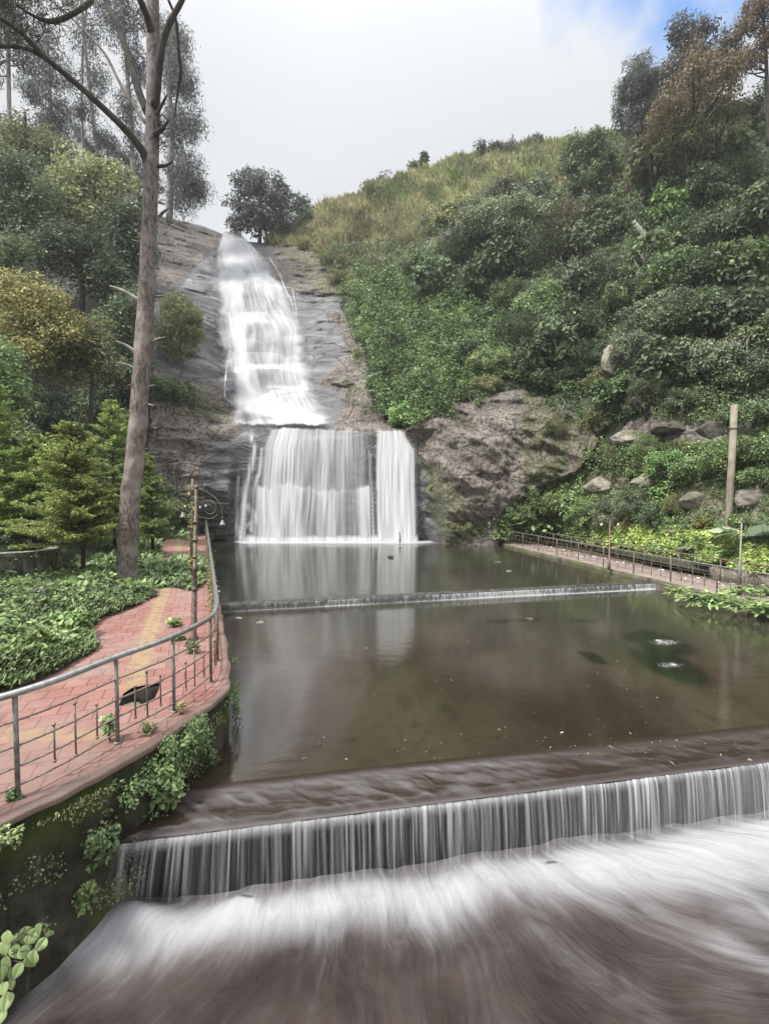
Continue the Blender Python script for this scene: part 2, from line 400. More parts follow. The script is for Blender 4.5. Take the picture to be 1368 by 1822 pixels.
M_walk = path_mat('pink_walkway', True, ((0.30, 0.225, 0.20), (0.38, 0.31, 0.28)))

def mosswall_mat():
    m = NT('mossy_wall'); p = m.pos()
    n = m.noise(p, 2.2, 8, .65); n2 = m.noise(p, .9, 4); n3 = m.noise(p, 14, 5, .7)
    c = m.mix(m.rng(n, .3, .7), (0.014, 0.013, 0.009), (0.075, 0.068, 0.048)); c = m.mix(m.rng(m.noise(m.mapping(p, (3, 3, .4)), 2.5, 5), .52, .7, 0, .6), c, (0.11, 0.10, 0.075))
    c = m.mix(m.rng(n2, .42, .66, 0, .85), c, m.mix(n3, (0.035, 0.052, 0.010), (0.115, 0.145, 0.030)))
    return m.end(m.bsdf(c, .92, normal=m.bump(m.math('ADD', n, m.math('MULTIPLY', n3, .3)), 1.0, .06), spec=.3))
M_mosswall = mosswall_mat()

# ------------------------------------------------------------------ leaves
def leaf_quads(c, n, t, size, asp=0.5, fold=False, tint=None):
    """leaves at c with normal n, growing along t. Returns verts, faces, tint per vertex"""
    n = norm(n); t = norm(t - n * np.sum(n * t, -1, keepdims=True)); s = np.cross(n, t)
    size = np.broadcast_to(A(size, float), (len(c),))[:, None]
    N = len(c)
    if fold:
        lay = [(0, 0, 0), (-asp * .55, .28, -.08), (-asp * .38, .68, -.1), (0, 1, -.12), (asp * .38, .68, -.1), (asp * .55, .28, -.08)]
    else:
        lay = [(0, 0, 0), (-asp * .5, .45, .03), (0, 1, -.08), (asp * .5, .45, .03)]
    v = np.stack([c + size * (a * s + b * t + d * n) for a, b, d in lay], 1)
    k = len(lay); base = np.arange(N)[:, None] * k
    f = base + A([[0, 3, 2, 1], [0, 5, 4, 3]]).reshape(1, 8) if fold else base + A([[0, 3, 2, 1]])
    f = f.reshape(-1, 4)
    return v.reshape(-1, 3), f, np.repeat(np.clip(tint, 0, 1), k)
class Leaves:
    def __init__(s): s.v = []; s.f = []; s.t = []; s.n = 0
    def add(s, v, f, t): s.v.append(v); s.f.append(f + s.n); s.t.append(t); s.n += len(v)
    def obj(s, name, mat, parent=None, loc=None):
        v = np.concatenate(s.v)
        if loc is not None: v = v - A(loc)
        return mesh_obj(name, v, np.concatenate(s.f), mat, parent, {'tint': np.concatenate(s.t)}, smooth=False)
def ball_dirs(rng, n, up=0.0):
    d = norm(rng.normal(size=(n, 3))); d[:, 2] += up; return norm(d)
def clumps(L, rng, cen, rad, n_per, size, asp=0.5, droop=0.0, up=0.35, fold=False, shell=(.55, 1.05), squash=.8, tvar=.45, tbase=.5):
    """leaf clumps: each a lumpy shell of leaves round a centre"""
    cen = A(cen, float); K = len(cen); rad = np.broadcast_to(A(rad, float), (K,))
    N = K * n_per; i = np.repeat(np.arange(K), n_per)
    d = ball_dirs(rng, N, up); r = rng.uniform(shell[0], shell[1], N)
    lump = 1 + .35 * fbm(d * 1.7 + i[:, None] * 3.1, 5, 2)
    off = d * (r * rad[i] * lump)[:, None]; off[:, 2] *= squash
    c = cen[i] + off
    nrm = norm(d * .7 + A([0, 0, .55]) + rng.normal(size=(N, 3)) * .45)
    t = norm(rng.normal(size=(N, 3)) + d * .6 + A([0, 0, -droop]))
    if droop > 1: nrm = norm(d + rng.normal(size=(N, 3)) * .6)
    ct = rng.normal(size=K) * .5
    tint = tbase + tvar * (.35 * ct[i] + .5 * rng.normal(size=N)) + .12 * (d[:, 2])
    sz = size * rng.uniform(.65, 1.3, N)
    L.add(*leaf_quads(c, nrm, t, sz, asp, fold, tint))
def lumpy_centres(rng, R, K, zlo=-.6, hollow=.45):
    """clump centres inside an uneven crown with half-axes R"""
    d = ball_dirs(rng, K * 3); d = d[d[:, 2] > zlo][:K]; K = len(d)
    lump = 1 + .38 * fbm(d * 1.3 + rng.uniform(0, 50), 3, 3)
    r = rng.uniform(hollow, 1, K) ** .7
    return d * (r * lump)[:, None] * A(R)

# ------------------------------------------------------------------ the shape of the valley: distance for each sight line
CTRL = [ # left hill
 (-700,980,10),(-700,850,16),(-700,600,24),(-700,300,34),(-700,100,40),(-300,980,12),(-300,900,17),(-300,700,26),(-300,400,40),(-300,150,52),
 (0,962,17),(0,930,22),(0,890,26),(0,800,30),(0,650,35),(0,500,42),(0,350,50),(0,200,60),(110,985,19),(110,935,25),(110,860,30),(110,700,36),(110,500,46),(110,300,58),
 (200,1000,19),(200,950,26),(200,880,30),(200,750,33),(200,600,38),(200,450,50),(200,330,60),(270,975,27),(270,920,30.5),(270,800,32),(270,680,34),(270,550,42),(270,400,58),
 # cliff
 (340,1000,33),(340,900,33),(340,800,33.6),(340,740,35),(340,650,38),(340,550,45),(340,450,57),(340,395,64),(400,1000,33.5),(400,900,33.6),(400,800,34),(400,700,37),(400,600,43),(400,500,51),(400,425,62),
 (480,1000,33.6),(480,880,34),(480,780,34.4),(480,720,37),(480,650,40),(480,570,45),(480,500,51),(480,435,60),
 (560,1000,33.6),(560,880,34),(560,780,34.4),(560,720,37.2),(560,650,41),(560,550,48),(560,450,58),(560,385,66),
 (640,1000,33.4),(640,880,33.8),(640,780,34.2),(640,700,37.5),(640,600,43),(640,500,52),(640,400,63),(640,340,70),
 (740,1000,33),(740,880,33.2),(740,780,33.6),(740,700,37),(740,600,42),(740,450,54),(740,303,74),
 (860,1000,31),(860,880,31.2),(860,780,32),(860,700,35),(860,600,40),(860,450,51),(860,330,66),(860,272,76),
 # right slope
 (1000,966,30),(1000,935,30.5),(1000,850,30.8),(1000,760,31.5),(1000,680,34),(1000,560,39),(1000,400,50),(1000,256,72),
 (1100,984,25),(1100,950,25.8),(1100,890,26.6),(1100,790,27.5),(1100,700,29.5),(1100,550,35),(1100,400,44),(1100,240,62),
 (1200,1004,21),(1200,960,21.9),(1200,890,22.8),(1200,800,23.8),(1200,700,25.5),(1200,550,31),(1200,400,39),(1200,220,54),
 (1368,1036,16.7),(1368,985,17.5),(1368,910,18.7),(1368,830,20),(1368,720,22),(1368,550,27),(1368,400,33),(1368,200,46),
 (1700,1085,13),(1700,1000,12.5),(1700,850,14.5),(1700,700,17),(1700,500,21),(1700,300,28),(1700,150,36),
 (2300,1200,8.5),(2300,1000,10),(2300,800,12.5),(2300,500,17),(2300,200,26)]
_c = A(CTRL, float); _xy = _c[:, :2] / 500.0; _ld = np.log(_c[:, 2])
def _tps(r2): return np.where(r2 > 1e-12, .5 * r2 * np.log(np.maximum(r2, 1e-12)), 0)
_K = _tps(((_xy[:, None] - _xy[None]) ** 2).sum(-1)); _n = len(_xy); _Pm = np.hstack([np.ones((_n, 1)), _xy])
_sol = np.linalg.solve(np.vstack([np.hstack([_K + np.eye(_n) * 2e-4, _Pm]), np.hstack([_Pm.T, np.zeros((3, 3))])]), np.concatenate([_ld, np.zeros(3)]))
SKY = A([(-1400, 150), (-700, 120), (-300, 150), (0, 215), (60, 230), (120, 290), (200, 345), (250, 372), (285, 384), (330, 394), (365, 403), (400, 418), (430, 429), (470, 432), (500, 408), (545, 382), (590, 362), (640, 345),
         (680, 328), (720, 312), (760, 300), (800, 288), (850, 272), (900, 264), (950, 258), (1000, 254), (1060, 246), (1110, 240), (1200, 215), (1300, 190), (1368, 165), (1700, 120), (2300, 120), (3000, 150)], float)
def skyline(px): return np.interp(px, SKY[:, 0], SKY[:, 1])
BOT = A([(-1400, 1010), (-300, 1000), (0, 985), (100, 1010), (200, 1015), (270, 1010), (330, 1005), (850, 1005), (885, 985), (960, 966), (1000, 969), (1100, 987), (1200, 1007), (1368, 1040), (1700, 1090), (2300, 1205), (3000, 1300)], float)
LEDGES = [(498, 400, 490, .5), (578, 430, 500, .6), (660, 400, 560, .9), (697, 480, 640, .7)]
ROCKP = [[(255, 1100), (262, 960), (268, 640), (285, 384), (400, 400), (430, 420), (470, 425), (520, 436), (600, 452), (622, 520), (600, 545), (640, 600), (650, 650), (672, 735), (715, 765), (760, 737), (850, 706), (930, 694), (985, 712), (1050, 745), (1068, 790),
          (1035, 835), (960, 868), (900, 905), (868, 1100)],
         [(1085, 790), (1110, 745), (1185, 728), (1300, 738), (1310, 785), (1150, 806)], [(1040, 835), (1115, 828), (1120, 872), (1050, 882)], [(1195, 868), (1290, 850), (1700, 840), (1700, 935), (1215, 930)],
         [(1078, 590), (1104, 600), (1100, 690), (1080, 680)]]
BROWNP = [[(590, 550), (620, 560), (655, 640), (620, 640)], [(700, 765), (760, 735), (850, 700), (940, 690), (1075, 740), (1060, 850), (900, 915), (868, 1100), (800, 1100), (790, 900), (735, 790)],
          [(600, 640), (660, 640), (700, 770), (600, 765), (610, 700), (570, 690)], [(262, 650), (400, 690), (430, 770), (360, 800), (360, 900), (255, 960)],
          [(285, 380), (400, 415), (350, 470), (280, 560)], [(480, 425), (620, 445), (600, 520), (500, 530)], ROCKP[1], ROCKP[2], ROCKP[3], ROCKP[4]]
def soft_mask(px, py, polys, wob=9, seed=7):
    q = stack(px / 40, py / 40, 0 * px)
    x = px + wob * fbm(q, seed, 3); y = py + wob * fbm(q, seed + 5, 3)
    r = np.zeros(np.shape(px))
    for dx, dy in ((0, 0), (4, 0), (-4, 0), (0, 4), (0, -4)):
        k = np.zeros(np.shape(px), bool)
        for p in polys: k |= inpoly(x + dx, y + dy, p)
        r += k / 5.0
    return r
def DT0(px, py):
    px = A(px, float); py = A(py, float); sh = px.shape; x = np.stack([px.ravel(), py.ravel()], -1) / 500.0
    o = np.empty(len(x))
    for i in range(0, len(x), 20000):
        q = x[i:i + 20000]; r2 = ((q[:, None] - _xy[None]) ** 2).sum(-1)
        o[i:i + 20000] = _tps(r2) @ _sol[:_n] + _sol[_n] + q @ _sol[_n + 1:]
    return np.exp(np.clip(o, math.log(6), math.log(95))).reshape(sh)
def DT(px, py, detail=True):
    px = A(px, float); py = A(py, float)
    D = DT0(px, py)
    mx = sstep(px, 350, 400) * (1 - sstep(px, 690, 740))
    D = D + 1.3 * mx * (1 - sstep(py, 753, 764))                       # the wide ledge above the lower fall
    D = D + .45 * mx * (1 - sstep(py, 852, 868 + 6 * np.sin(px / 30)))
    for y0, x0, x1, a in LEDGES:
        yy = y0 + 14 * ((px - (x0 + x1) / 2) / (x1 - x0)) ** 2 * 4
        D = D + a * (1 - sstep(py, yy - 5, yy + 5)) * sstep(px, x0 - 25, x0 + 15) * (1 - sstep(px, x1 - 15, x1 + 25)) - a * .5
    D = D + sstep(px, 405, 425) * (1 - sstep(px, 742, 800)) * sstep(py, 760, 770) * np.maximum(0, 33.4 - D)
    if detail:
        w = P(px, py, D)
        rk = soft_mask(px, py, ROCKP)
        q = w * A([.30, .30, .9]); q[..., 2] += .14 * w[..., 0]
        wet = soft_mask(px, py, [[(385, 410), (440, 410), (500, 470), (560, 560), (560, 690), (605, 760), (415, 760), (395, 600), (378, 520)], [(412, 760), (745, 760), (745, 975), (412, 975)]])
        D = D + rk * (1 - .8 * wet) * (.75 * (fbm(w / 4.2, 3, 3)) - .55 * (ridged(q, 11, 3) - .6)) * np.clip(D / 36, .5, 1.4)
        st_ = w[..., 2] / 2.3 + .10 * w[..., 0] + .55 * fbm(w / 5.0, 61, 3); sw_ = st_ - np.floor(st_)
        st2_ = w[..., 2] / .9 - .12 * w[..., 0] + .6 * fbm(w / 3.0, 67, 3); sw2_ = st2_ - np.floor(st2_)
        D = D - rk * (1 - .75 * wet) * (px < 745) * (.30 * (sw_ ** 2 - .4) + .10 * (sw2_ ** 2 - .4)) * np.clip(D / 36, .5, 1.5)
        outc = soft_mask(px, py, [ROCKP[0]]) * sstep(px, 725, 780)
        q2 = stack(w[..., 0] * .8 + w[..., 2] * .9, w[..., 2] * .35 - w[..., 0] * .35, w[..., 1] * .2)   # joints running up to the right
        D = D - outc * (1.7 * (ridged(q2 * .42, 31, 3) - .5) + .5 * (ridged(q2 * 1.5, 19, 3) - .5) + .35 * fbm(w / 1.2, 9, 4))
        D = D + (1 - rk) * .8 * fbm(w / 4.0, 21, 3)
    return D
def TP(px, py, off=0.0, detail=True):
    px = A(px, float); py = A(py, float); return P(px, py, DT(px, py, detail) - off)

def build_hillside():
    xs = np.concatenate([np.arange(-1400, -20, 26), np.arange(-20, 1390, 2.6), np.arange(1390, 3000, 26)])
    ts = np.linspace(0, 1, 330)
    X, T = np.meshgrid(xs, ts)
    yb = np.interp(xs, BOT[:, 0], BOT[:, 1]); ysk = skyline(xs)
    Y = yb[None] + (ysk - yb)[None] * T
    V = P(X, Y, DT(X, Y))
    rock = soft_mask(X, Y, ROCKP); brown = soft_mask(X, Y, BROWNP, 14, 3)
    moss = soft_mask(X, Y, [[(735, 800), (800, 860), (870, 960), (790, 960)], [(1030, 780), (1700, 780), (1700, 940), (1030, 900)], [(262, 670), (370, 690), (420, 760), (300, 730)], [(930, 690), (1040, 760), (990, 860), (930, 880)], [(490, 425), (620, 445), (640, 560), (560, 520)]], 18, 41)
    grass = soft_mask(X, Y, [GRASSP], 16, 55)
    grass = np.where(Y < 470, np.maximum(grass, (X > 460) & (X < 1120)), grass)
    back = []
    top = V[-1]
    for dy, dz in ((1.5, .1), (6, -.8), (20, -5), (60, -22), (120, -50)):
        b = top.copy(); b[:, 1] += dy; b[:, 0] *= 1 + dy / np.maximum(top[:, 1], 20) ; b[:, 2] += dz; back.append(b)
    nb = len(back)
    V = np.concatenate([V, A(back)]); ext = lambda a: np.concatenate([a, np.repeat(a[-1:], nb, 0)])
    o = mesh_obj('hillside', V, grid_faces(len(ts) + nb, len(xs)), M_ter, None, {'rock': ext(rock), 'brown': ext(brown), 'moss': ext(moss), 'grass': ext(grass)})
    tag(o, kind='structure')
GRASSP = [(470, 436), (500, 400), (640, 330), (850, 262), (1000, 245), (1120, 235), (1105, 320), (1010, 345), (880, 350), (790, 400), (735, 455), (690, 490), (640, 530), (612, 520), (590, 470), (530, 440)]
build_hillside()
def basesheet():
    v = A([[-1500, -1500, -3.2], [1500, -1500, -3.2], [1500, 1500, -3.2], [-1500, 1500, -3.2]], float)
    m = NT('far_ground'); c = m.mix(m.noise(m.pos(), .05, 6), (0.05, 0.06, 0.03), (0.10, 0.10, 0.06))
    tag(mesh_obj('ground', v, A([[0, 1, 2, 3]]), m.end(m.bsdf(c, .95)), smooth=False), kind='structure')
basesheet()

# ------------------------------------------------------------------ the bank, its wall and the red path
EDGE = [(-14, 1.0), (-9, 1.5), (-6.2, 2.0), (-4.6, 2.75), (-3.75, 3.35), (-3.17, 3.98), (-2.97, 4.33), (-2.77, 4.62), (-2.55, 5.2), (-2.41, 5.73), (-2.28, 6.39), (-2.47, 7.1), (-2.98, 8.44), (-5.3, 14.1), (-9.0, 23.1), (-13.3, 33.6), (-14.2, 36)]
ed = spline(EDGE, 420); ZP = .55
def edge_n(e):
    t = norm(np.gradient(e, axis=0)); return np.stack([-t[:, 1], t[:, 0]], -1)   # points to the bank side
edn = edge_n(ed)
def cdt_sheet(name, outer, holes, z, mat, step=None, attrf=None):
    pts = [Vector(p) for p in outer]; edges = [(i, (i + 1) % len(outer)) for i in range(len(outer))]
    hp = []
    for h in holes:
        b = len(pts); pts += [Vector(p) for p in h]; edges += [(b + i, b + (i + 1) % len(h)) for i in range(len(h))]
    if step:
        o = A(outer); x0, y0 = o.min(0); x1, y1 = o.max(0)
        X, Y = np.meshgrid(np.arange(x0, x1, step), np.arange(y0, y1, step)); X = X.ravel(); Y = Y.ravel()
        k = inpoly(X, Y, outer)
        pts += [Vector((a, b)) for a, b in zip(X[k], Y[k])]
    v, _, f, *_r = delaunay_2d_cdt(pts, edges, [], 2 if not holes else 2, 1e-5)
    v = A([[p[0], p[1]] for p in v]); f = A([list(t) for t in f if len(t) == 3])
    c = v[f].mean(1); k = inpoly(c[:, 0], c[:, 1], outer)
    for h in holes: k &= ~inpoly(c[:, 0], c[:, 1], h)
    f = f[k]
    zz = z + (attrf(v)[1] if attrf else 0) * np.ones(len(v))
    return mesh_obj(name, np.column_stack([v, zz]), f, mat, None, {'yellow': attrf(v)[0]} if attrf else None, smooth=True)
def path_attr(v):
    # painted stripe runs parallel with the railing
    a = A([-3.72, 6.5]); b = A([-6.6, 13.4]); d = (b - a) / np.linalg.norm(b - a); r = v - a
    s = r @ d; w = np.abs(r @ A([-d[1], d[0]]))
    y = (w < .155) & (s > -.02) & (s < 30)
    # a faded cross stripe near the rail
    a2 = A([-3.25, 5.25]); b2 = A([-5.2, 5.2]); d2 = (b2 - a2) / np.linalg.norm(b2 - a2); r2 = v - a2
    y2 = .55 * ((np.abs(r2 @ A([-d2[1], d2[0]])) < .14) & (r2 @ d2 > 0))
    return np.maximum(y, y2), .010 * fbm(np.column_stack([v, 0 * v[:, 0]]) * .9, 5, 2)
HOLE = [P(px, py, 2.85 * F / (py - 880))[:2] for px, py in ((212, 1262), (220, 1240), (236, 1229), (262, 1224), (287, 1220), (281, 1238), (275, 1250), (264, 1257), (240, 1262))]
HOLE = [tuple(h) for h in HOLE]
near = ed[(ed[:, 1] < 30)]
def build_bank():
    # the pavement of the path: from the edge inwards
    lip = .13
    i0 = np.searchsorted(ed[:, 1], 0) ; e = ed; n = edn
    outer = [tuple(a) for a in (e + n * lip)[::3]]
    inner = [(-16.5, 36), (-12.2, 24), (-9.3, 16.5), (-8.2, 12.5), (-7.6, 9), (-8.5, 6.5), (-14, 5.5)]
    def clean(poly): return poly
    o = cdt_sheet('path', outer + inner, [HOLE], ZP, M_path, .10, path_attr); tag(o, kind='structure')
    # the raised lip of coloured concrete along the edge
    rows = []
    for dx, dz in ((lip + .0, -.06), (lip, .010), (.015, .012), (0.0, -.006), (0.0, -.05)):
        w = .045 * fbm(np.column_stack([e * 2.6, 0 * e[:, 0]]), 9, 4)[:, None]
        q = e + n * (dx + (w if dx < .1 else 0)); rows.append(np.column_stack([q, np.full(len(q), ZP + dz)]))
    o = mesh_obj('path_kerb', A(rows), grid_faces(5, len(e)), M_cap, None, {'yellow': np.zeros(5 * len(e))}); tag(o, kind='structure')
    # retaining wall
    zs = np.linspace(ZP - .035, -2.2, 46); R = []
    ee = spline(EDGE, 700); nn = edge_n(ee)
    for z in zs:
        q = np.column_stack([ee, np.full(len(ee), z)])
        d = .05 - .10 * fbm(q * 1.6, 3, 4) - .12 * fbm(q * .6, 8, 2) * min(1, (ZP - z)) + .02
        flare = -.12 * max(0, (-.35 - z)) ** 1.2                  # the foot of the wall is thicker
        q[:, :2] += nn * (d + flare)[:, None]; R.append(q)
    o = mesh_obj('retaining_wall', A(R), grid_faces(46, 700)[:, ::-1], M_mosswall)
    tag(o, 'dark mossy retaining wall holding up the red path above the water', 'wall')
    # soil of the bank, under the path and the plants
    out2 = [tuple(a) for a in (e + n * .1)[::6]] + [(-16, 40), (-60, 40), (-60, .5)]
    o = cdt_sheet('bank_ground', out2, [HOLE], ZP - .05, M_dirt); tag(o, kind='structure')
    # broken drain below the hole
    b = MB(); h = A(HOLE); c = h.mean(0)
    top = np.column_stack([h, np.full(len(h), ZP - .04)]); bot = np.column_stack([c + (h - c) * .85, np.full(len(h), ZP - .24)])
    k = len(h); i = np.arange(k); j = (i + 1) % k
    b.add(np.vstack([top, bot]), [np.stack([i, j, j + k, i + k], -1), np.arange(k, 2 * k)[None]])
    o = b.obj('drain_pit', M_hole, smooth=False); tag(o, kind='structure')
    rng = np.random.default_rng(4)
    for q in range(3):
        p = A([*P((236, 222, 250)[q], 1250, 6.1)[:2], 0]); sz = (.09, .07, .045)[q]
        s = MB(); s.ball((p[0], 5.95 + rng.uniform(-.2, .2), ZP - .12 + rng.uniform(0, .05)), (sz * 1.5, sz, sz * .7), 6)
        tag(s.obj('rubble_piece', M_boulder, smooth=False), ('largest broken piece of paving in the drain hole', 'flat broken piece of paving at the left of the drain hole', 'small broken piece of paving at the right of the drain hole')[q], 'rubble')
build_bank()

# ------------------------------------------------------------------ water
def line_y(p0, p1, x): return p0[1] + (p1[1] - p0[1]) * (x - p0[0]) / (p1[0] - p0[0])
WA, WB = A([-2.65, 4.70]), A([5.2, 6.1])           # crest of the near weir
SA, SB = A([-4.9, 13.7]), A([10.3, 17.1])          # crest of the small weir
wd = (WB - WA) / np.linalg.norm(WB - WA); wn = A([wd[1], -wd[0]])         # wn points downstream
sdv = (SB - SA) / np.linalg.norm(SB - SA); sn = A([sdv[1], -sdv[0]])
ZM, ZB = -.2, -1.05
def pool_sheet(name, p0, d, n0, slen, near, far, step, z, foamf, mat=M_pool):
    """a sheet with coordinates s along a weir line and u upstream of it; u follows a straight line at 'near'"""
    ns = int((slen[1] - slen[0]) / step); nu = int((far - near) / (step * 1.4))
    s = np.linspace(slen[0], slen[1], ns); u = near + (far - near) * np.linspace(0, 1, nu) ** 1.25
    Sg, U = np.meshgrid(s, u); X = p0[0] + d[0] * Sg - n0[0] * U; Y = p0[1] + d[1] * Sg - n0[1] * U
    at = foamf(X, Y, Sg, U)
    o = mesh_obj(name, np.stack([X, Y, np.full_like(X, z)], -1), grid_faces(nu, ns), mat, None, at); tag(o, kind='structure')
def px_of(X, Y, z):
    dz = z - CAMZ; ca, sa = math.cos(PITCH), math.sin(PITCH)
    f = Y * ca - dz * sa; up = Y * sa + dz * ca
    return 684 + F * X / f, 911 - F * up / f
def mid_attr(X, Y, Sg, U):
    px, py = px_of(X, Y, ZM)
    q = np.stack([X * 1.3, Y * 1.3, 0 * X], -1); wob = 26 * fbm(q, 4, 3)
    foam = np.zeros_like(X)
    d = (SA[1] + sdv[1] / sdv[0] * (X - SA[0])) - Y                       # distance below the small weir
    k = .55 + .45 * sstep(X, 1, 8)
    foam = np.maximum(foam, .80 * k * np.exp(-np.maximum(d, 0) / (.10 + .16 * sstep(X, 0, 9))))
    for cx, cy, rx, ry, a in ((1184, 1143, 40, 9, .46), (1190, 1183, 34, 8, .46), (1198, 1182, 9, 3, .62), (1172, 1140, 12, 3, .6)):
        foam = np.maximum(foam, a * np.exp(-(((px - cx) / rx) ** 2 + ((py - cy) / ry) ** 2)))
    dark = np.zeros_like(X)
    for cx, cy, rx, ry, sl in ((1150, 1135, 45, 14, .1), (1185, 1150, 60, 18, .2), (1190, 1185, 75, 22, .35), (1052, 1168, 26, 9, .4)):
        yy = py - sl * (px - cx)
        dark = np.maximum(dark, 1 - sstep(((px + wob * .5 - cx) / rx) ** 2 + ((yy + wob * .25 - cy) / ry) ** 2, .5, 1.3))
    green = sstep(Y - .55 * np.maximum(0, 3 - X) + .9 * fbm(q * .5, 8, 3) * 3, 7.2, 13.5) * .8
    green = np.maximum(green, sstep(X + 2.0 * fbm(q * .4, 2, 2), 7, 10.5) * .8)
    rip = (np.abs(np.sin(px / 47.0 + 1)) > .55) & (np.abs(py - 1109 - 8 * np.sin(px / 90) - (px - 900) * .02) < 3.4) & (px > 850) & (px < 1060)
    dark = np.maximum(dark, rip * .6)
    wall = .8 * np.exp(-np.maximum(0, 0) * X)
    return {'foam': foam, 'dark': dark, 'green': green}
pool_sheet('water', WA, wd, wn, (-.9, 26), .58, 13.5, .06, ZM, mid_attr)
def up_attr(X, Y, Sg, U):
    px, py = px_of(X, Y, 0)
    f = .95 * np.exp(-((py - 963) / 5.0) ** 2) * sstep(px, 400, 440) * (1 - sstep(px, 745, 800))
    f = np.maximum(f, .42 * np.exp(-((py - 968 - 3 * np.sin(px / 22)) / 5.5) ** 2) * sstep(px, 430, 500) * (1 - sstep(px, 760, 860)))
    q = np.stack([X, Y, 0 * X], -1)
    return {'foam': f, 'dark': .5 * (1 - sstep(px, 380, 560)) , 'green': .75 + .25 * fbm(q * .3, 3, 2) - .35 * (1 - sstep(py, 968, 1000)) * sstep(px, 800, 980)}
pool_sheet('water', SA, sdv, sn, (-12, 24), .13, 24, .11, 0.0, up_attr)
# basin below the near weir
def basin_mat():
    m = NT('foaming_basin_water'); uvn = m.n('UVMap'); uv = uvn.outputs[0]; p = m.pos()
    st = m.noise(m.mapping(uv, (9, .8, 1)), 1.0, 7, .62, .35); st2 = m.noise(m.mapping(uv, (1.6, .7, 1)), 1.0, 4, .5, .6)
    bed = m.mix(m.rng(m.noise(m.mapping(p, (1, 1, 1)), 1.1, 3), .35, .65), (0.028, 0.020, 0.018), (0.055, 0.042, 0.039))
    bed = m.mix(m.rng(st, .45, .8, 0, .4), bed, (0.082, 0.072, 0.071))
    f = m.attr('foam')
    br_ = m.noise(m.mapping(uv, (2.6, 1.1, 1)), 1.6, 6, .62, 1.2); v = m.math('ADD', f, m.math('ADD', m.math('MULTIPLY_ADD', st, .30, -.15), m.math('ADD', m.math('MULTIPLY_ADD', st2, .45, -.225), m.math('MULTIPLY_ADD', br_, .55, -.275))))
    fo = m.rng(v, .0, 1.15)
    c = m.mix(fo, bed, (0.345, 0.350, 0.362))
    c = m.mix(m.attr('dark'), c, (0.035, 0.035, 0.036))
    r = m.math('MULTIPLY_ADD', fo, .5, .24)
    return m.end(m.bsdf(c, r, normal=m.bump(m.math('ADD', m.math('ADD', st, st2), br_), .5, .07), spec=.28, ior=1.33))
